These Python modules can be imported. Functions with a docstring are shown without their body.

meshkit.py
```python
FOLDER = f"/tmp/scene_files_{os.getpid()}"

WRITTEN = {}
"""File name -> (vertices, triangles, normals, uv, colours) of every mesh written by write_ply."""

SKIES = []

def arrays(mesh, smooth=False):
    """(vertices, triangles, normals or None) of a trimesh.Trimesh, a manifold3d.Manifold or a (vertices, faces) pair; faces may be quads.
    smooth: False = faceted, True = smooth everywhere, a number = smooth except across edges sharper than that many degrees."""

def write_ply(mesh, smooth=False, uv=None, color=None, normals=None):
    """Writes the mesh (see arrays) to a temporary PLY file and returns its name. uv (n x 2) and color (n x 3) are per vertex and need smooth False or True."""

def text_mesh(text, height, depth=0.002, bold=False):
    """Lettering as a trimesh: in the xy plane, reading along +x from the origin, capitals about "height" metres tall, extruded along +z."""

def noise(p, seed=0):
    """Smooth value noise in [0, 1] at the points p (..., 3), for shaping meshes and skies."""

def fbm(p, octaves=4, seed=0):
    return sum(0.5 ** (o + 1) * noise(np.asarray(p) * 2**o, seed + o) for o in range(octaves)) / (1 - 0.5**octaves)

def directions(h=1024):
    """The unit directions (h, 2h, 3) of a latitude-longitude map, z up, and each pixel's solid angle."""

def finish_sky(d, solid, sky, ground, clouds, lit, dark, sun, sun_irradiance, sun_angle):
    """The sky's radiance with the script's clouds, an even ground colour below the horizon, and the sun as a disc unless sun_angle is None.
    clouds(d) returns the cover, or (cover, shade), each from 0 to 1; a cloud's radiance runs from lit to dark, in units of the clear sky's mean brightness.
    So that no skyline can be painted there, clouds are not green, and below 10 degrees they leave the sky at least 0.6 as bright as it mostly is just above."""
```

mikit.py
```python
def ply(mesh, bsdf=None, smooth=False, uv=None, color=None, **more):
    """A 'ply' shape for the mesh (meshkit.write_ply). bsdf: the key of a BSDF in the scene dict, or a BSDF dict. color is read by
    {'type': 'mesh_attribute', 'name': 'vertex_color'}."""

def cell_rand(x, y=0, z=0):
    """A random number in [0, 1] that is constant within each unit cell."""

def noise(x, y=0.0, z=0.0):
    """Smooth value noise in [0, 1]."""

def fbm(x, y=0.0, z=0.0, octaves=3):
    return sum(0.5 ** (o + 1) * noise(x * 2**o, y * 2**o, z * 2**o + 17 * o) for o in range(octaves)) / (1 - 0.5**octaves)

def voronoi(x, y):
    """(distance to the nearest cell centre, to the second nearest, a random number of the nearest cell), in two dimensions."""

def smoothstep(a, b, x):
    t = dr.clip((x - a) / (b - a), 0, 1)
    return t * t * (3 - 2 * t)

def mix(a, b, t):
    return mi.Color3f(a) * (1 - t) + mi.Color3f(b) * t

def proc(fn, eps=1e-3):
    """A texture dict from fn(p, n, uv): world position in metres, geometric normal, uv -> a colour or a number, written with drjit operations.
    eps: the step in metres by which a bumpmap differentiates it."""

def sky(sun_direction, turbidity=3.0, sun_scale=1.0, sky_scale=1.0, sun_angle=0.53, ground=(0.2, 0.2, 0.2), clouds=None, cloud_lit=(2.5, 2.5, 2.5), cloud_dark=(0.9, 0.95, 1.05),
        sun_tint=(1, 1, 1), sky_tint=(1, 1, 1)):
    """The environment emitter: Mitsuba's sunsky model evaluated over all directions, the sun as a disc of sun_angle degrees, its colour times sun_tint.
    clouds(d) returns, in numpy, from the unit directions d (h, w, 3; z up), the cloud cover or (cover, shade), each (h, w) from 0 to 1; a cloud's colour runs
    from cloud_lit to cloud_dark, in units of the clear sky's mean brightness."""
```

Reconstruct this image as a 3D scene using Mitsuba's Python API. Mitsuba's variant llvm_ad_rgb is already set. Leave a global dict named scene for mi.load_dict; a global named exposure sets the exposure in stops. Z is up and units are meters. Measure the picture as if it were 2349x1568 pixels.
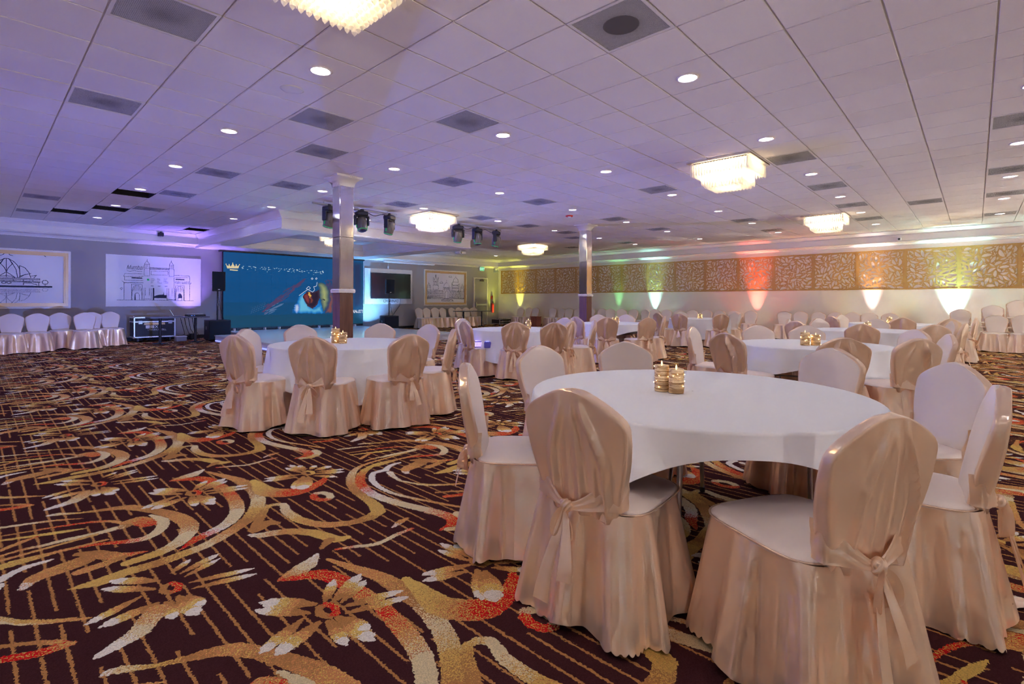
import math, random, numpy as np, trimesh, drjit as dr, mitsuba as mi, mikit, meshkit
from shapely import affinity, union_all
from shapely.geometry import Polygon, LineString, Point, box as sbox
from mitsuba import ScalarTransform4f as T

scene, labels = {'type': 'scene'}, {}
# ---------------------------------------------------------------- camera, lights, exposure
EYE = 1.24          # lens height
CEIL = 3.36         # ceiling height
YAW, ROLL, FPIX = 0.7478, 0.0025, 1147.1
_f = np.array([math.cos(YAW), math.sin(YAW), 0.0])
_r = np.array([math.sin(YAW), -math.cos(YAW), 0.0])
_u = np.array([0, 0, 1.0]) * math.cos(ROLL) - _r * math.sin(ROLL)
scene['camera'] = {
    'type': 'perspective', 'fov': math.degrees(2 * math.atan(2349 / 2 / FPIX)), 'fov_axis': 'x',
    'principal_point_offset_x': 0.0, 'principal_point_offset_y': (784.0 - 689.9) / 1568.0,
    'near_clip': 0.05, 'far_clip': 200.0,
    'to_world': T().look_at(origin=[0, 0, EYE], target=[float(_f[0]), float(_f[1]), EYE], up=[float(v) for v in _u])}
exposure = 0.0
DOWN_L = (150.0, 158.0, 170.0)       # recessed downlights, radiance of the lens
CHAND_L = (27.0, 21.0, 14.5)          # chandeliers, radiance of the inner lamp box
SCREEN_K = 0.86                       # LED wall
# wall washers: (x, y, aim x, aim y, colour, strength, half angle, half angle of the core)
WASH = [
    (18.86, 17.2, 18.98, 17.2, (0.80, 0.85, 0.10), 90, 14, 5),
    (18.86, 11.4, 18.98, 11.4, (0.15, 0.75, 0.25), 30, 13, 4),
    (18.86, 9.7, 18.98, 9.7, (0.30, 0.95, 0.80), 120, 15, 5),
    (18.86, 5.75, 18.98, 5.75, (1.0, 0.10, 0.07), 190, 15, 4),
    (18.86, 2.38, 18.98, 2.38, (0.95, 0.66, 0.70), 95, 13, 4),
    (18.86, 0.46, 18.98, 0.46, (0.34, 0.95, 0.86), 150, 18, 6),
    (18.60, 18.40, 18.62, 18.55, (0.75, 0.85, 0.10), 30, 20, 6),
    (4.74, 18.22, 4.76, 18.24, (0.27, 0.16, 1.0), 120, 34, 1.5),
    (11.3, 18.1, 11.3, 18.40, (0.12, 0.42, 1.0), 90, 60, 6),
    (3.55, 8.6, 3.25, 10.6, (0.13, 0.25, 1.0), 125, 20.5, 10),  # added can, out of sight, to tint the stage wall blue
]
# added unseen uplights: broad soft beams that brighten the ceiling (x, y, aim x, aim y at the ceiling, colour, strength)
ADDED_UPLIGHTS = [(18.8, 14.9, 13, 12, (.95, .85, .95), 115), (18.8, 7.1, 12, 6, (1, .92, .85), 75), (18.8, 3.85, 11, 3, (1, .92, .72), 110), (18.8, -3.4, 12, -1, (.95, 1, .97), 120),
         (-.2, -7.1, 1, 0, (1, .92, .85), 62), (6.0, -7.1, 6, 0, (1, .92, .86), 75), (12.5, -7.1, 13, 0, (1, .97, .94), 130), (17.2, -7.1, 18, 3, (1, .88, .66), 190),
         (-4.3, -2.5, 2, 1, (.97, .88, .84), 46), (-4.3, 4.5, 2, 6, (.62, .58, 1), 40), (-4.3, 11, 1, 11, (.25, .22, 1), 95),
         (-2.6, 18.3, 0, 14, (.13, .15, 1), 260), (6.3, 11.9, 5.6, 9.5, (.07, .18, 1), 220), (8.7, 11.9, 9.4, 8.5, (.17, .16, 1), 160), (16.4, 18.4, 15, 15, (.55, .45, 1), 130)]
# room faces
XW, YW = 19.15, 18.75                # lattice wall, stage wall
XN, YN = -4.6, -7.4                  # the two walls behind the lens
GX, GY, TILE = 0.66, 4.739, 0.607    # ceiling grid origin and pitch


def num(key):
    if key not in scene and key not in labels:
        return key
    k = 1
    while f'{key}_{k:03d}' in scene or f'{key}_{k:03d}' in labels:
        k += 1
    return f'{key}_{k:03d}'


def thing(name, label, cat, group=None, kind=None):
    key = num(name)
    labels[key] = {'label': label, 'category': cat}
    if group:
        labels[key]['group'] = group
    if kind:
        labels[key]['kind'] = kind
    return key


def struct(key, label=None):
    labels[key] = {'kind': 'structure'}
    if label:
        labels[key]['label'] = label
    return key


def ref(b):
    return {'type': 'ref', 'id': b}


def put(key, mesh, mat, smooth=False, to=None, label=None, kind=None, emit=None, weight=None, **kw):
    """one entry of the scene"""
    if key in scene:
        key = num(key)
    d = mesh if isinstance(mesh, dict) else mikit.ply(mesh, mat, smooth, **kw)
    d = dict(d)
    if to is not None:
        d['to_world'] = to
    if emit is not None:
        d['emitter'] = {'type': 'area', 'radiance': {'type': 'rgb', 'value': [float(c) for c in emit]}}
        if weight:
            d['emitter']['sampling_weight'] = float(weight)
    scene[key] = d
    if label or kind:
        labels.setdefault(key, {})
        if label:
            labels[key]['label'] = label
        if kind:
            labels[key]['kind'] = kind
    return key


def cat(ms):
    return trimesh.util.concatenate(ms) if len(ms) > 1 else ms[0]


def box(x0, x1, y0, y1, z0, z1):
    m = trimesh.creation.box((abs(x1 - x0), abs(y1 - y0), abs(z1 - z0)))
    m.apply_translation(((x0 + x1) / 2, (y0 + y1) / 2, (z0 + z1) / 2))
    return m


def bbox(x0, x1, y0, y1, z0, z1, b=0.006):
    """box with chamfered edges"""
    import manifold3d
    hx, hy, hz = abs(x1 - x0) / 2, abs(y1 - y0) / 2, abs(z1 - z0) / 2
    b = min(b, hx * .8, hy * .8, hz * .8)
    pts = []
    for sx in (-1, 1):
        for sy in (-1, 1):
            for sz in (-1, 1):
                pts += [(sx * (hx - b), sy * (hy - b), sz * hz), (sx * (hx - b), sy * hy, sz * (hz - b)), (sx * hx, sy * (hy - b), sz * (hz - b))]
    m = trimesh.convex.convex_hull(np.array(pts))
    m.apply_translation(((x0 + x1) / 2, (y0 + y1) / 2, (z0 + z1) / 2))
    return m


def cyl(p0, p1, r, n=14, r1=None):
    p0, p1 = np.array(p0, float), np.array(p1, float)
    d = p1 - p0
    L = np.linalg.norm(d)
    d /= L
    a = np.cross(d, [0, 0, 1] if abs(d[2]) < .9 else [1, 0, 0])
    a /= np.linalg.norm(a)
    b = np.cross(d, a)
    t = np.arange(n) * 2 * np.pi / n
    ring = np.cos(t)[:, None] * a + np.sin(t)[:, None] * b
    r1 = r if r1 is None else r1
    v = np.vstack([p0 + ring * r, p1 + ring * r1, [p0], [p1]])
    i = np.arange(n)
    j = (i + 1) % n
    f = np.vstack([np.c_[i, j, j + n], np.c_[i, j + n, i + n], np.c_[j, i, i * 0 + 2 * n], np.c_[i + n, j + n, i * 0 + 2 * n + 1]])
    m = trimesh.Trimesh(v, f, process=False)
    m.fix_normals()
    return m


def lathe(prof, n=24, center=(0, 0, 0)):
    prof = np.array(prof, float)
    t = np.arange(n) * 2 * np.pi / n
    v = np.stack([prof[:, None, 0] * np.cos(t), prof[:, None, 0] * np.sin(t), np.repeat(prof[:, 1:2], n, 1)], -1).reshape(-1, 3)
    f = gridfaces(len(prof), n, True)
    m = trimesh.Trimesh(v + np.array(center), f, process=False)
    return m


def gridfaces(m, n, wrap):
    i, j = np.meshgrid(np.arange(m - 1), np.arange(n if wrap else n - 1), indexing='ij')
    a, b = i * n + j, i * n + (j + 1) % n
    q = np.stack([a, b, b + n, a + n], -1).reshape(-1, 4)
    return np.vstack([q[:, [0, 1, 2]], q[:, [0, 2, 3]]])


def sheet(P, wrap=False):
    """surface through a (m, n, 3) grid of points"""
    return trimesh.Trimesh(P.reshape(-1, 3), gridfaces(P.shape[0], P.shape[1], wrap), process=False)


def tube(pts, r, n=8):
    import sys
    p = np.asarray(pts, float)
    t = np.gradient(p, axis=0)
    t /= np.linalg.norm(t, axis=1, keepdims=True) + 1e-12
    a = np.cross(t, np.where(np.abs(t[:, 2:]) < .9, [0, 0, 1.], [1., 0, 0]))
    a /= np.linalg.norm(a, axis=1, keepdims=True) + 1e-12
    b = np.cross(t, a)
    ang = np.arange(n) * 2 * np.pi / n
    rr = np.broadcast_to(r, (len(p),))[:, None, None]
    v = p[:, None] + rr * (np.cos(ang)[None, :, None] * a[:, None] + np.sin(ang)[None, :, None] * b[:, None])
    return sheet(v, True)


def ext(poly, d):
    gs = [g for g in getattr(poly, 'geoms', [poly]) if g.area > 1e-7]
    return cat([trimesh.creation.extrude_polygon(g, d, engine='earcut') for g in gs])


def on_stage_wall(m, x=0, z=0, y=YW):
    """flat thing drawn in (u right, v up, depth out) hung on the stage wall"""
    m = m.copy()
    v = m.vertices
    m.vertices = np.c_[v[:, 0] + x, y - v[:, 2], v[:, 1] + z]
    return m


def lines(polys, w):
    return union_all([LineString(p).buffer(w / 2, cap_style=2, join_style=2, quad_segs=3) for p in polys if len(p) > 1])


def rgb(*c):
    return {'type': 'rgb', 'value': list(c)}


def mat(key, color, rough=.6, spec=.3, metal=0., two=True, **kw):
    b = {'type': 'principled', 'base_color': color if isinstance(color, dict) else rgb(*color), 'roughness': rough, 'metallic': metal, 'specular': spec, **kw}
    scene[key] = {'type': 'twosided', 'bsdf': b} if two else b


def diffuse(key, color, two=True):
    b = {'type': 'diffuse', 'reflectance': color if isinstance(color, dict) else rgb(*color)}
    scene[key] = {'type': 'twosided', 'bsdf': b} if two else b

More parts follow.
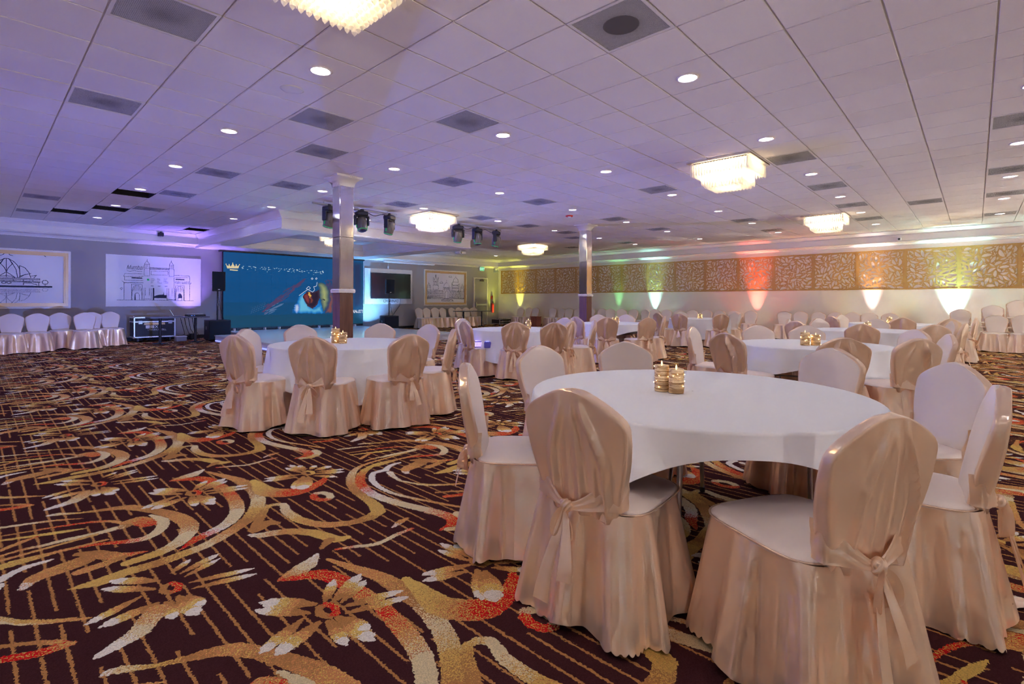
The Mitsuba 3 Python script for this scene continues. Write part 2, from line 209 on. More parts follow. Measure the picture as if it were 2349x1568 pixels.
# ---------------------------------------------------------------- carpet: a woven repeat of swirls and daisies, coloured per tuft
CARPET = "419,1753,4,387,1766,11,4,4,0,4;387,1766,11,345,1784,18,4,4,4,9;345,-3,18,303,14,19,4,4,0,4;303,14,19,260,32,18,4,4,4,9;260,32,18,218,51,16,4,3,0,4;218,51,16,177,71,14,4,3,4,9;177,71,14,132,91,13,3,3,0,4;132,91,13,97,107,12,3,3,4,9;564,1694,14,552,1725,14,2,2,0,4;552,1725,14,530,1765,14,2,2,4,9;530,1765,14,491,1803,14,2,7,0,4;491,16,14,443,51,13,2,7,4,9;443,51,13,389,77,12,7,7,0,4;389,77,12,332,99,12,7,7,4,9;332,99,12,278,118,12,7,1,0,4;278,118,12,223,136,11,7,1,4,9;223,136,11,154,158,10,1,1,0,4;154,158,10,99,176,9,1,1,4,9;425,143,4,377,178,8,2,2,0,4;377,178,8,319,218,13,2,2,4,9;319,218,13,276,241,14,2,5,0,4;276,241,14,231,262,14,2,5,4,9;231,262,14,161,291,15,5,5,0,4;161,291,15,102,314,15,5,5,4,9;230,28,8,207,20,13,7,2,0,4;207,20,13,174,7,18,7,2,4,9;174,1794,18,130,1769,18,2,2,0,4;130,1769,18,93,1747,16,2,2,4,9;74,979,17,105,932,16,5,5,0,4;105,932,16,146,877,14,5,5,4,9;146,877,14,181,843,13,5,2,0,4;181,843,13,219,813,12,5,2,4,9;219,813,12,269,776,9,2,2,0,4;269,776,9,310,746,7,2,2,4,9;84,1368,20,104,1398,21,6,6,0,4;104,1398,21,139,1430,20,6,6,4,9;139,1430,20,199,1438,13,6,5,0,4;199,1438,13,252,1438,6,6,5,4,9;68,770,12,151,711,12,1,1,0,9;151,711,12,206,656,16,1,2,0,9;206,656,16,246,601,12,2,7,0,9;66,675,20,96,656,21,7,7,0,4;96,656,21,133,635,22,7,7,4,9;133,635,22,161,624,25,7,7,0,4;161,624,25,188,616,26,7,7,4,9;188,616,26,219,608,20,7,2,0,4;219,608,20,244,603,14,7,2,4,9;150,1216,18,168,1250,29,6,2,0,4;168,1250,29,196,1287,42,6,2,4,9;196,1287,42,236,1300,51,2,2,0,4;236,1300,51,280,1307,56,2,2,4,9;280,1307,56,323,1318,56,2,1,0,4;323,1318,56,356,1326,55,2,1,4,9;351,1424,20,375,1405,27,1,1,0,4;375,1405,27,407,1372,35,1,1,4,9;407,1372,35,438,1315,38,1,2,0,4;438,1315,38,476,1259,36,1,2,4,9;476,1259,36,538,1228,20,2,7,0,4;538,1228,20,591,1212,4,2,7,4,9;335,1206,30,366,1209,31,2,2,0,4;366,1209,31,407,1213,30,2,2,4,9;407,1213,30,454,1220,25,2,1,0,4;454,1220,25,493,1226,20,2,1,4,9;295,331,10,311,328,16,6,5,0,4;311,328,16,337,317,20,6,5,4,9;337,317,20,374,288,16,5,3,0,4;374,288,16,418,255,11,5,3,4,9;418,255,11,463,233,14,3,1,0,4;463,233,14,513,210,20,3,1,4,9;513,210,20,573,187,28,1,2,0,4;573,187,28,634,146,34,1,2,4,9;634,146,34,688,62,34,2,1,0,4;688,62,34,735,-38,34,2,1,4,9;735,1749,34,774,1652,38,1,2,0,4;774,1652,38,801,1557,42,1,2,4,9;801,1557,42,814,1468,44,2,2,0,4;814,1468,44,813,1388,45,2,2,4,9;813,1388,45,798,1323,44,2,5,0,4;798,1323,44,772,1269,42,2,5,4,9;772,1269,42,738,1223,41,5,5,0,4;738,1223,41,698,1188,40,5,5,4,9;698,1188,40,657,1165,39,5,3,0,4;657,1165,39,611,1151,38,5,3,4,9;611,1151,38,551,1147,34,3,3,0,4;551,1147,34,501,1147,30,3,3,4,9;576,1681,22,601,1684,36,2,2,0,4;601,1684,36,631,1675,50,2,2,4,9;631,1675,50,653,1628,52,2,7,0,4;653,1628,52,669,1582,50,2,7,4,9;573,1634,30,546,1636,28,1,5,0,4;546,1636,28,511,1637,26,1,5,4,9;511,1637,26,479,1635,25,5,5,0,4;479,1635,25,441,1635,24,5,5,4,9;441,1635,24,388,1647,22,5,5,0,4;388,1647,22,333,1660,20,5,5,4,9;333,1660,20,289,1662,19,5,5,0,4;289,1662,19,249,1663,18,5,5,4,9;249,1663,18,209,1673,16,5,2,0,4;209,1673,16,169,1682,14,5,2,4,9;169,1682,14,125,1677,12,2,2,0,4;125,1677,12,91,1670,11,2,2,4,9;699,1705,8,717,1644,18,5,5,0,4;717,1644,18,731,1568,28,5,5,4,9;731,1568,28,719,1502,30,5,5,0,4;719,1502,30,692,1445,30,5,5,4,9;692,1445,30,654,1403,30,5,5,0,4;654,1403,30,610,1381,28,5,5,4,9;610,1381,28,567,1394,25,5,7,0,4;567,1394,25,524,1421,22,5,7,4,9;524,1421,22,483,1448,19,7,7,0,4;483,1448,19,442,1474,16,7,7,4,9;442,1474,16,401,1495,14,7,7,0,4;401,1495,14,360,1511,14,7,7,4,9;360,1511,14,321,1521,15,7,2,0,4;321,1521,15,279,1525,16,7,2,4,9;279,1525,16,230,1521,17,2,3,0,4;230,1521,17,180,1515,18,2,3,4,9;180,1515,18,127,1513,18,3,4,0,4;127,1513,18,87,1512,18,3,4,4,9;1159,492,10,1178,421,17,2,2,0,4;1178,421,17,1203,327,26,2,2,4,9;1203,327,26,1230,240,32,2,2,0,4;1230,240,32,1252,147,36,2,2,4,9;1252,147,36,1261,42,40,2,1,0,4;1261,1829,40,1258,1718,42,2,1,4,9;1258,1718,42,1241,1603,42,1,5,0,4;1241,1603,42,1214,1494,42,1,5,4,9;1214,1494,42,1178,1407,42,5,3,0,4;1178,1407,42,1136,1334,42,5,3,4,9;1136,1334,42,1090,1270,41,3,1,0,4;1090,1270,41,1040,1217,40,3,1,4,9;1040,1217,40,987,1175,39,1,2,0,4;987,1175,39,930,1138,38,1,2,4,9;930,1138,38,866,1098,37,2,5,0,4;866,1098,37,804,1067,36,2,5,4,9;804,1067,36,753,1056,36,5,3,0,4;753,1056,36,704,1052,36,5,3,4,9;704,1052,36,646,1044,37,3,1,0,4;646,1044,37,588,1039,38,3,1,4,9;588,1039,38,535,1045,39,1,3,0,4;535,1045,39,484,1051,40,1,3,4,9;484,1051,40,434,1044,42,3,3,0,4;434,1044,42,384,1039,40,3,3,4,9;384,1039,40,327,1050,23,3,3,0,4;327,1050,23,283,1062,6,3,3,4,9;1125,1733,34,1115,1645,37,7,2,0,4;1115,1645,37,1100,1539,40,7,2,4,9;1100,1539,40,1082,1461,40,2,5,0,4;1082,1461,40,1058,1393,40,2,5,4,9;1058,1393,40,1021,1327,39,5,5,0,4;1021,1327,39,978,1273,38,5,5,4,9;978,1273,38,935,1241,36,5,6,0,4;935,1241,36,890,1219,34,5,6,4,9;890,1219,34,846,1202,34,6,7,0,4;846,1202,34,801,1183,32,6,7,4,9;801,1183,32,747,1145,19,7,7,0,4;747,1145,19,704,1111,6,7,7,4,9;920,474,6,947,478,20,7,2,0,4;947,478,20,984,485,35,7,2,4,9;984,485,35,1025,493,44,2,5,0,4;1025,493,44,1067,508,45,2,5,4,9;1067,508,45,1111,540,29,5,6,0,4;1111,540,29,1145,569,12,5,6,4,9;944,461,12,973,448,20,7,7,0,4;973,448,20,1010,430,30,7,7,4,9;1010,430,30,1046,413,36,7,7,0,4;1046,413,36,1077,386,40,7,7,4,9;1077,386,40,1097,334,41,7,7,0,4;1097,334,41,1109,273,40,7,7,4,9;1109,273,40,1115,211,40,7,7,0,4;1115,211,40,1119,150,40,7,7,4,9;1119,150,40,1127,95,37,7,2,0,4;1127,95,37,1133,41,34,7,2,4,9;1133,41,34,1130,-21,34,2,7,0,4;1130,1766,34,1125,1717,34,2,7,4,9;1314,73,20,1312,26,28,4,4,0,4;1312,1813,28,1308,1747,40,4,4,4,9;1308,1747,40,1299,1671,53,4,3,0,4;1299,1671,53,1297,1598,65,4,3,4,9;1297,1598,65,1316,1545,69,3,2,0,4;1316,1545,69,1345,1503,70,3,2,4,9;1345,1503,70,1378,1470,72,2,7,0,4;1378,1470,72,1417,1448,70,2,7,4,9;1417,1448,70,1467,1442,61,7,7,0,4;1467,1442,61,1521,1448,50,7,7,4,9;1521,1448,50,1573,1466,42,7,7,0,4;1573,1466,42,1618,1490,35,7,7,4,9;1618,1490,35,1650,1518,27,7,7,0,4;1650,1518,27,1669,1540,20,7,7,4,9;1041,1076,30,1076,1138,30,1,1,0,4;1076,1138,30,1122,1215,28,1,1,4,9;1122,1215,28,1168,1290,24,1,3,0,4;1168,1290,24,1213,1341,20,1,3,4,9;1213,1341,20,1258,1332,20,3,5,0,4;1258,1332,20,1287,1296,22,3,5,4,9;1287,1296,22,1277,1258,25,5,5,0,4;1277,1258,25,1258,1203,28,5,5,4,9;1258,1203,28,1253,1119,30,5,3,0,4;1253,1119,30,1257,1029,32,5,3,4,9;1257,1029,32,1276,951,33,3,2,0,4;1276,951,33,1304,885,33,3,2,4,9;1304,885,33,1338,838,34,2,2,0,4;1338,838,34,1380,804,34,2,2,4,9;1380,804,34,1432,774,33,2,1,0,4;1432,774,33,1491,758,34,2,1,4,9;1491,758,34,1560,757,40,1,3,0,4;1560,757,40,1621,783,44,1,3,4,9;1621,783,44,1654,858,40,3,3,0,4;1654,858,40,1673,953,34,3,3,4,9;1673,953,34,1682,1047,31,3,1,0,4;1682,1047,31,1692,1144,30,3,1,4,9;1692,1144,30,1717,1243,30,1,2,0,4;1717,1243,30,1754,1339,30,1,2,4,9;1754,1339,30,1807,1431,30,2,5,0,4;1807,1431,30,1867,1509,28,2,5,4,9;1867,1509,28,1924,1561,23,5,2,0,4;1924,1561,23,1988,1594,18,5,2,4,9;13,1594,18,86,1608,15,2,2,0,4;86,1608,15,178,1612,14,2,2,4,9;178,1612,14,321,1618,14,2,3,0,4;321,1618,14,444,1621,14,2,3,4,9;1726,337,12,1770,336,23,7,7,0,4;1770,336,23,1820,345,35,7,7,4,9;1820,345,35,1852,377,39,7,7,0,4;1852,377,39,1868,431,40,7,7,4,9;1868,431,40,1855,518,37,7,5,0,4;1855,518,37,1828,619,34,7,5,4,9;1828,619,34,1799,720,34,5,5,0,4;1799,720,34,1772,824,34,5,5,4,9;1772,824,34,1753,929,34,5,6,0,4;1753,929,34,1745,1032,34,5,6,4,9;1745,1032,34,1755,1133,34,6,7,0,4;1755,1133,34,1776,1225,34,6,7,4,9;1776,1225,34,1805,1302,34,7,7,0,4;1805,1302,34,1843,1369,34,7,7,4,9;1843,1369,34,1893,1434,33,7,3,0,4;1893,1434,33,1953,1488,30,7,3,4,9;-22,1488,30,51,1527,25,3,4,0,4;51,1527,25,128,1548,20,3,4,4,9;128,1548,20,198,1544,16,4,2,0,4;198,1544,16,274,1529,14,4,2,4,9;274,1529,14,382,1517,13,2,2,0,4;382,1517,13,471,1507,12,2,2,4,9;1755,315,20,1783,296,25,5,3,0,4;1783,296,25,1822,283,30,5,3,4,9;1822,283,30,1869,301,31,3,5,0,4;1869,301,31,1909,334,30,3,5,4,9;1909,334,30,1921,384,30,5,5,0,4;1921,384,30,1923,427,30,5,5,4,9;36,448,13,-4,556,13,2,2,0,4;1971,556,13,1923,688,14,2,2,4,9;1923,688,14,1886,791,14,2,5,0,4;1886,791,14,1857,887,15,2,5,4,9;1857,887,15,1840,980,16,5,6,0,4;1840,980,16,1837,1073,18,5,6,4,9;1837,1073,18,1851,1175,20,6,6,0,4;1851,1175,20,1878,1268,22,6,6,4,9;1878,1268,22,1919,1341,22,6,6,0,4;1919,1341,22,1965,1388,22,6,6,4,9;-10,1388,22,34,1388,24,6,6,0,4;34,1388,24,78,1381,26,6,6,4,9;78,1381,26,124,1414,23,6,6,0,4;124,1414,23,170,1447,18,6,6,4,9;170,1447,18,220,1451,12,6,6,0,4;220,1451,12,259,1447,8,6,6,4,9;74,1316,24,47,1229,18,6,5,0,4;47,1229,18,31,1117,12,6,5,4,9;31,1117,12,65,1010,11,5,3,0,4;65,1010,11,122,913,12,5,3,4,9;122,913,12,202,837,10,3,2,0,4;202,837,10,270,786,9,3,2,4,9;999,1023,12,1015,1002,22,6,5,0,4;1015,1002,22,1043,976,32,6,5,4,9;1043,976,32,1089,958,34,5,2,0,4;1089,958,34,1141,931,34,5,2,4,9;1141,931,34,1192,878,34,2,3,0,4;1192,878,34,1237,810,34,2,3,4,9;1237,810,34,1263,725,36,3,3,0,4;1263,725,36,1282,653,36,3,3,4,9;1282,653,36,1309,631,30,3,3,0,4;1309,631,30,1330,628,24,3,3,4,9;1256,663,30,1190,614,12,1,1,0,9;1045,1072,40,1123,1108,35,1,1,0,9;1123,1108,35,1154,1065,20,1,1,0,9;1234,550,10,1273,529,12,7,5,0,4;1273,529,12,1322,502,15,7,5,4,9;1322,502,15,1361,472,15,5,5,0,4;1361,472,15,1404,449,15,5,5,4,9;1404,449,15,1464,453,16,5,5,0,4;1464,453,16,1527,463,16,5,5,4,9;1527,463,16,1584,463,14,5,7,0,4;1584,463,14,1626,462,12,5,7,4,9;1564,548,8,1637,581,24,6,2,0,9;1637,581,24,1686,587,12,2,2,0,9;1553,1248,24,1540,1298,24,5,5,0,9;1540,1298,24,1507,1319,24,5,5,0,9;1507,1319,24,1474,1298,24,5,7,0,9;1474,1298,24,1460,1248,24,7,7,0,9;1460,1248,24,1474,1198,24,7,7,0,9;1474,1198,24,1507,1177,24,7,7,0,9;1507,1177,24,1540,1198,24,7,5,0,9;1540,1198,24,1553,1248,24,5,5,0,9;559,860,8,519,902,24,1,1,0,9;519,902,24,491,933,29,1,2,0,9;491,933,29,466,960,29,2,4,0,9;466,960,29,441,987,24,4,6,0,9;441,987,24,418,1011,8,6,6,0,9;533,794,7,490,841,20,1,1,0,9;490,841,20,460,874,25,1,2,0,9;460,874,25,432,904,25,2,4,0,9;432,904,25,405,934,20,4,6,0,9;405,934,20,381,961,7,6,6,0,9;482,772,7,427,752,20,1,1,0,9;427,752,20,390,738,25,1,2,0,9;390,738,25,357,726,25,2,4,0,9;357,726,25,326,714,20,4,6,0,9;326,714,20,299,704,7,6,6,0,9;518,666,9,464,660,26,1,1,0,9;464,660,26,426,656,32,1,2,0,9;426,656,32,394,653,32,2,4,0,9;394,653,32,362,650,26,4,6,0,9;362,650,26,334,647,8,6,6,0,9;542,651,8,540,609,22,1,1,0,9;540,609,22,538,579,27,1,2,0,9;538,579,27,537,553,27,2,4,0,9;537,553,27,536,527,22,4,6,0,9;536,527,22,535,505,7,6,6,0,9;587,660,10,592,603,29,1,1,0,9;592,603,29,596,564,36,1,2,0,9;596,564,36,599,530,36,2,4,0,9;599,530,36,602,496,29,4,6,0,9;602,496,29,605,466,10,6,6,0,9;613,637,7,622,604,20,1,1,0,9;622,604,20,628,581,25,1,2,0,9;628,581,25,633,560,25,2,4,0,9;633,560,25,638,539,20,4,6,0,9;638,539,20,643,521,7,6,6,0,9;650,682,6,711,661,17,1,1,0,9;711,661,17,755,645,21,1,2,0,9;755,645,21,796,631,21,2,4,0,9;796,631,21,838,617,17,4,6,0,9;838,617,17,876,604,6,6,6,0,9;649,745,6,712,722,17,1,1,0,9;712,722,17,759,706,21,1,2,0,9;759,706,21,802,690,21,2,4,0,9;802,690,21,845,675,17,4,6,0,9;845,675,17,884,661,6,6,6,0,9;650,816,5,692,831,15,1,1,0,9;692,831,15,724,842,19,1,2,0,9;724,842,19,752,853,19,2,4,0,9;752,853,19,782,863,15,4,6,0,9;782,863,15,809,873,5,6,6,0,9;647,859,7,693,876,19,1,1,0,9;693,876,19,726,890,23,1,2,0,9;726,890,23,757,902,23,2,4,0,9;757,902,23,789,914,19,4,6,0,9;789,914,19,818,926,6,6,6,0,9;616,892,5,641,912,15,1,1,0,9;641,912,15,659,927,19,1,2,0,9;659,927,19,676,940,19,2,4,0,9;676,940,19,692,954,15,4,6,0,9;692,954,15,708,966,5,6,6,0,9;499,610,45,425,503,40,2,5,0,9;425,503,40,354,472,30,5,6,0,9;354,472,30,302,454,18,6,6,0,9;612,754,15,597,794,15,7,7,0,9;597,794,15,567,794,15,7,1,0,9;567,794,15,552,754,15,1,1,0,9;552,754,15,567,714,15,1,1,0,9;567,714,15,597,714,15,1,7,0,9;597,714,15,612,754,15,7,7,0,9;952,190,11,912,238,31,1,1,0,9;912,238,31,884,271,38,1,2,0,9;884,271,38,858,302,38,2,4,0,9;858,302,38,832,332,31,4,6,0,9;832,332,31,809,360,10,6,6,0,9;910,150,8,872,198,24,1,1,0,9;872,198,24,845,232,29,1,2,0,9;845,232,29,820,263,29,2,4,0,9;820,263,29,796,294,24,4,6,0,9;796,294,24,774,322,8,6,6,0,9;875,132,8,820,109,24,1,1,0,9;820,109,24,782,94,29,1,2,0,9;782,94,29,750,81,29,2,4,0,9;750,81,29,719,68,24,4,6,0,9;719,68,24,692,57,8,6,6,0,9;911,68,10,857,50,29,1,1,0,9;857,50,29,820,38,36,1,2,0,9;820,38,36,787,27,36,2,4,0,9;787,27,36,756,17,29,4,6,0,9;756,17,29,730,8,10,6,6,0,9;936,51,8,931,-1,22,1,1,0,9;931,1786,22,926,1750,27,1,2,0,9;926,1750,27,923,1719,27,2,4,0,9;923,1719,27,919,1688,22,4,6,0,9;919,1688,22,917,1662,7,6,6,0,9;975,50,10,981,-16,29,1,1,0,9;981,1771,29,986,1726,36,1,2,0,9;986,1726,36,990,1687,36,2,4,0,9;990,1687,36,993,1648,29,4,6,0,9;993,1648,29,997,1615,10,6,6,0,9;1001,1798,8,1006,1764,22,1,1,0,9;1006,1764,22,1009,1740,27,1,2,0,9;1009,1740,27,1012,1719,27,2,4,0,9;1012,1719,27,1015,1698,22,4,6,0,9;1015,1698,22,1017,1679,7,6,6,0,9;1009,44,7,1071,20,19,1,1,0,9;1071,20,19,1117,3,23,1,2,0,9;1117,1790,23,1158,1774,23,2,4,0,9;1158,1774,23,1201,1758,19,4,6,0,9;1201,1758,19,1239,1743,6,6,6,0,9;1025,90,7,1086,69,20,1,1,0,9;1086,69,20,1130,53,25,1,2,0,9;1130,53,25,1170,39,25,2,4,0,9;1170,39,25,1212,24,20,4,6,0,9;1212,24,20,1249,11,7,6,6,0,9;1034,125,7,1075,144,19,1,1,0,9;1075,144,19,1105,158,23,1,2,0,9;1105,158,23,1132,171,23,2,4,0,9;1132,171,23,1161,184,19,4,6,0,9;1161,184,19,1187,196,6,6,6,0,9;1011,150,9,1058,177,26,1,1,0,9;1058,177,26,1094,198,32,1,2,0,9;1094,198,32,1127,217,32,2,4,0,9;1127,217,32,1162,237,26,4,6,0,9;1162,237,26,1194,255,8,6,6,0,9;987,175,7,1015,208,20,1,1,0,9;1015,208,20,1035,232,25,1,2,0,9;1035,232,25,1054,254,25,2,4,0,9;1054,254,25,1073,278,20,4,6,0,9;1073,278,20,1091,299,7,6,6,0,9;1000,114,16,984,156,16,7,7,0,9;984,156,16,952,156,16,7,1,0,9;952,156,16,936,114,16,1,1,0,9;936,114,16,952,72,16,1,1,0,9;952,72,16,984,72,16,1,7,0,9;984,72,16,1000,114,16,7,7,0,9;1642,-1,7,1638,58,19,1,1,0,9;1638,58,19,1636,100,23,1,2,0,9;1636,100,23,1633,140,23,2,4,0,9;1633,140,23,1631,180,19,4,6,0,9;1631,180,19,1629,216,6,6,6,0,9;1613,-16,6,1604,35,17,1,1,0,9;1604,35,17,1597,72,21,1,2,0,9;1597,72,21,1590,105,21,2,4,0,9;1590,105,21,1584,140,17,4,6,0,9;1584,140,17,1578,170,6,6,6,0,9;1593,1741,8,1534,1768,22,1,1,0,9;1534,1768,22,1493,1786,27,1,2,0,9;1493,-1,27,1456,16,27,2,4,0,9;1456,16,27,1420,32,22,4,6,0,9;1420,32,22,1388,47,7,6,6,0,9;1543,1709,8,1491,1732,22,1,1,0,9;1491,1732,22,1454,1749,27,1,2,0,9;1454,1749,27,1422,1763,27,2,4,0,9;1422,1763,27,1390,1777,22,4,6,0,9;1390,1777,22,1361,1790,7,6,6,0,9;1586,1684,11,1543,1631,31,1,1,0,9;1543,1631,31,1514,1595,38,1,2,0,9;1514,1595,38,1489,1564,38,2,4,0,9;1489,1564,38,1464,1534,31,4,6,0,9;1464,1534,31,1443,1508,10,6,6,0,9;1596,1646,15,1560,1591,42,1,1,0,9;1560,1591,42,1535,1553,53,1,2,0,9;1535,1553,53,1514,1521,53,2,4,0,9;1514,1521,53,1493,1489,42,4,6,0,9;1493,1489,42,1476,1462,14,6,6,0,9;1647,1647,7,1674,1609,19,1,1,0,9;1674,1609,19,1692,1582,23,1,2,0,9;1692,1582,23,1709,1558,23,2,4,0,9;1709,1558,23,1726,1534,19,4,6,0,9;1726,1534,19,1741,1512,6,6,6,0,9;1668,1683,7,1713,1651,20,1,1,0,9;1713,1651,20,1745,1629,25,1,2,0,9;1745,1629,25,1775,1608,25,2,4,0,9;1775,1608,25,1804,1588,20,4,6,0,9;1804,1588,20,1831,1569,7,6,6,0,9;1701,1708,7,1743,1684,19,1,1,0,9;1743,1684,19,1774,1666,23,1,2,0,9;1774,1666,23,1802,1650,23,2,4,0,9;1802,1650,23,1831,1634,19,4,6,0,9;1831,1634,19,1856,1620,6,6,6,0,9;1708,1754,9,1739,1754,26,1,1,0,9;1739,1754,26,1762,1754,32,1,2,0,9;1762,1754,32,1782,1754,32,2,4,0,9;1782,1754,32,1803,1754,26,4,6,0,9;1803,1754,26,1822,1755,8,6,6,0,9;1691,9,7,1707,23,20,1,1,0,9;1707,23,20,1719,34,25,1,2,0,9;1719,34,25,1729,44,25,2,4,0,9;1729,44,25,1740,53,20,4,6,0,9;1740,53,20,1749,62,7,6,6,0,9;1660,27,7,1662,61,19,1,1,0,9;1662,61,19,1663,86,23,1,2,0,9;1663,86,23,1665,109,23,2,4,0,9;1665,109,23,1666,132,19,4,6,0,9;1666,132,19,1667,153,6,6,6,0,9;1674,1732,16,1659,1774,16,3,3,0,9;1659,1774,16,1627,1774,16,3,1,0,9;1627,1774,16,1612,1732,16,1,1,0,9;1612,1732,16,1627,1690,16,1,1,0,9;1627,1690,16,1659,1690,16,1,3,0,9;1659,1690,16,1674,1732,16,3,3,0,9"
PX, PY = 1.975, 1.787
_seg = np.array([[float(v) for v in r.split(',')] for r in CARPET.split(';')])
_seg[:, :6] /= 1000
_seg[:, 8:] /= 9
NC = 24
_cells = [[[] for _ in range(NC)] for _ in range(NC)]
_all = []
for _s in _seg:
    for _ox in (-PX, 0, PX):
        for _oy in (-PY, 0, PY):
            a, b, r = _s[:2] + [_ox, _oy], _s[3:5] + [_ox, _oy], max(_s[2], _s[5]) + .006
            lo, hi = np.minimum(a, b) - r, np.maximum(a, b) + r
            if hi[0] < 0 or hi[1] < 0 or lo[0] > PX or lo[1] > PY:
                continue
            _all.append([*a, _s[2], *b, _s[5], *_s[6:]])
            for ix in range(max(0, int(lo[0] / PX * NC)), min(NC - 1, int(hi[0] / PX * NC)) + 1):
                for iy in range(max(0, int(lo[1] / PY * NC)), min(NC - 1, int(hi[1] / PY * NC)) + 1):
                    c0 = np.array([(ix + .5) * PX / NC, (iy + .5) * PY / NC])
                    tt = np.clip(np.dot(c0 - a, b - a) / max(np.dot(b - a, b - a), 1e-9), 0, 1)
                    if np.linalg.norm(a + (b - a) * tt - c0) < r + .5 * math.hypot(PX / NC, PY / NC):
                        _cells[ix][iy].append(len(_all) - 1)
KMAX = max(len(c) for row in _cells for c in row)
_tab = np.array(_all)
_idx = np.full((NC, NC, KMAX), -1, int)
for ix in range(NC):
    for iy in range(NC):
        L = _cells[ix][iy]
        _idx[ix, iy, :len(L)] = L
_flat = np.zeros((NC * NC * KMAX, 12), np.float32)
_flat[:, 2] = _flat[:, 5] = -9
_flat[:, 3] = 1
_ok = _idx.reshape(-1) >= 0
_flat[_ok, :10] = _tab[_idx.reshape(-1)[_ok]]
_buf = mi.Float(np.ascontiguousarray(_flat[:, :10].ravel()))
PAL = [(0.036, 0.0125, 0.0145), (0.35, 0.165, 0.06), (0.50, 0.215, 0.085), (0.55, 0.34, 0.10), (0.62, 0.43, 0.12), (0.66, 0.55, 0.33), (0.74, 0.70, 0.62), (0.42, 0.008, 0.014)]


def carpet_fn(p, n, uv):
    x, y = p.x, p.y
    jx = (mikit.noise(x * 160, y * 160, 3) - .5) * .009
    jy = (mikit.noise(x * 160, y * 160, 9) - .5) * .009
    u = (x + jx) / PX
    v = (y + jy) / PY
    fu, fv = u - dr.floor(u), v - dr.floor(v)
    lx, ly = fu * PX, fv * PY
    cx = dr.clip(mi.Int32(dr.floor(fu * NC)), 0, NC - 1)
    cy = dr.clip(mi.Int32(dr.floor(fv * NC)), 0, NC - 1)
    base = mi.UInt32((cx * NC + cy) * KMAX * 10)
    # ground and dashed stripes
    sx = (x + jx) / .0657
    si_ = dr.floor(sx)
    inside = dr.abs(sx - si_ - .5) < .085
    ph = mikit.cell_rand(si_, 5, 1)
    yy = (y + jy) / (.75 + .5 * mikit.cell_rand(si_, 7, 2)) + ph * 7
    yf = yy - dr.floor(yy)
    inside &= yf < (.60 + .36 * mikit.cell_rand(si_, dr.floor(yy), 4))
    a = dr.select(inside, mi.Float(1), mi.Float(0))
    b, t = mi.Float(a), mi.Float(0)
    for k in range(KMAX):
        g = [dr.gather(mi.Float, _buf, base + (k * 10 + q)) for q in range(10)]
        dx, dy = g[3] - g[0], g[4] - g[1]
        px_, py_ = lx - g[0], ly - g[1]
        h = dr.clip((px_ * dx + py_ * dy) / dr.maximum(dx * dx + dy * dy, 1e-9), 0, 1)
        ex, ey = px_ - dx * h, py_ - dy * h
        rr = g[2] + (g[5] - g[2]) * h
        hit = (rr > 0) & (ex * ex + ey * ey < rr * rr)
        a = dr.select(hit, g[6], a)
        b = dr.select(hit, g[7], b)
        t = dr.select(hit, g[8] + (g[9] - g[8]) * h, t)
    r1 = mikit.cell_rand(x * 260, y * 260, 1)
    r2 = mikit.cell_rand(x * 260, y * 260, 2)
    c = dr.select(r1 < (t - .5) * .85 + .5, b, a)
    c = dr.select((c > 6.5) & (r2 < .28), mi.Float(2), c)                # red yarn is flecked with gold
    c = dr.select((c > 1.5) & (c < 3.5) & (r2 < .22), mi.Float(4), c)
    c = dr.select((c > .5) & (c < 6.5) & (r2 > .93) & (a != b), mi.Float(1), c)
    col = mi.Color3f(*PAL[0])
    for q in range(1, 8):
        col = dr.select(dr.abs(c - q) < .5, mi.Color3f(*PAL[q]), col)
    return col * (.82 + .36 * mikit.cell_rand(x * 300, y * 300, 8))


diffuse('mat_carpet', mikit.proc(carpet_fn))

# ---------------------------------------------------------------- other materials


def tile_fn(p, n, uv):
    i, j = dr.floor((p.x - GX) / TILE), dr.floor((p.y - GY) / TILE)
    v = .95 + .05 * mikit.cell_rand(i, j, 3)
    v *= .97 + .03 * mikit.noise(p.x * 260, p.y * 260)
    st = mikit.smoothstep(.74, .9, mikit.fbm(p.x * .9, p.y * .9, 4)) * .10
    return mikit.mix((.70 * 1, .655, .625), (.52, .44, .36), st) * v


diffuse('mat_tile', mikit.proc(tile_fn))
diffuse('mat_gridtee', (.50, .47, .45))
diffuse('mat_dark_void', (.02, .018, .016))


def wall_fn(p, n, uv):
    k = .96 + .04 * mikit.fbm(p.x * 1.7 + p.y * 1.7, p.z * 1.7) + .012 * (mikit.noise((p.x + p.y) * 90, p.z * 90) - .5)
    return mi.Color3f(.36, .335, .33) * k


def cream_fn(p, n, uv):
    k = .96 + .04 * mikit.fbm(p.y * 1.3, p.z * 1.3)
    return mi.Color3f(.78, .70, .61) * k


diffuse('mat_wall_grey', mikit.proc(wall_fn))
diffuse('mat_wall_cream', mikit.proc(cream_fn))
mat('mat_trim_white', (.72, .67, .63), .45, .3)
mat('mat_black', (.014, .014, .016), .5, .35)
mat('mat_black_gloss', (.01, .01, .012), .12, .5)
mat('mat_black_cloth', (.016, .02, .024), .85, .1)
mat('mat_skirting', (.012, .011, .012), .6, .3)
mat('mat_steel', (.55, .55, .56), .3, .5, metal=1.)
mat('mat_chrome', (.86, .84, .80), .07, .5, metal=1.)
mat('mat_alu', (.78, .77, .74), .35, .5, metal=.8)
mat('mat_dark_metal', (.10, .10, .11), .4, .5, metal=.6)
scene['mat_mirror'] = {'type': 'twosided', 'bsdf': {'type': 'roughconductor', 'material': 'Ag', 'alpha': .012}}


def wood_fn(p, n, uv):
    g = mikit.fbm((p.x + p.y) * 30, p.z * 3.2, 2)
    return mikit.mix((.075, .030, .018), (.17, .075, .042), g)


mat('mat_wood', mikit.proc(wood_fn), .45, .3)


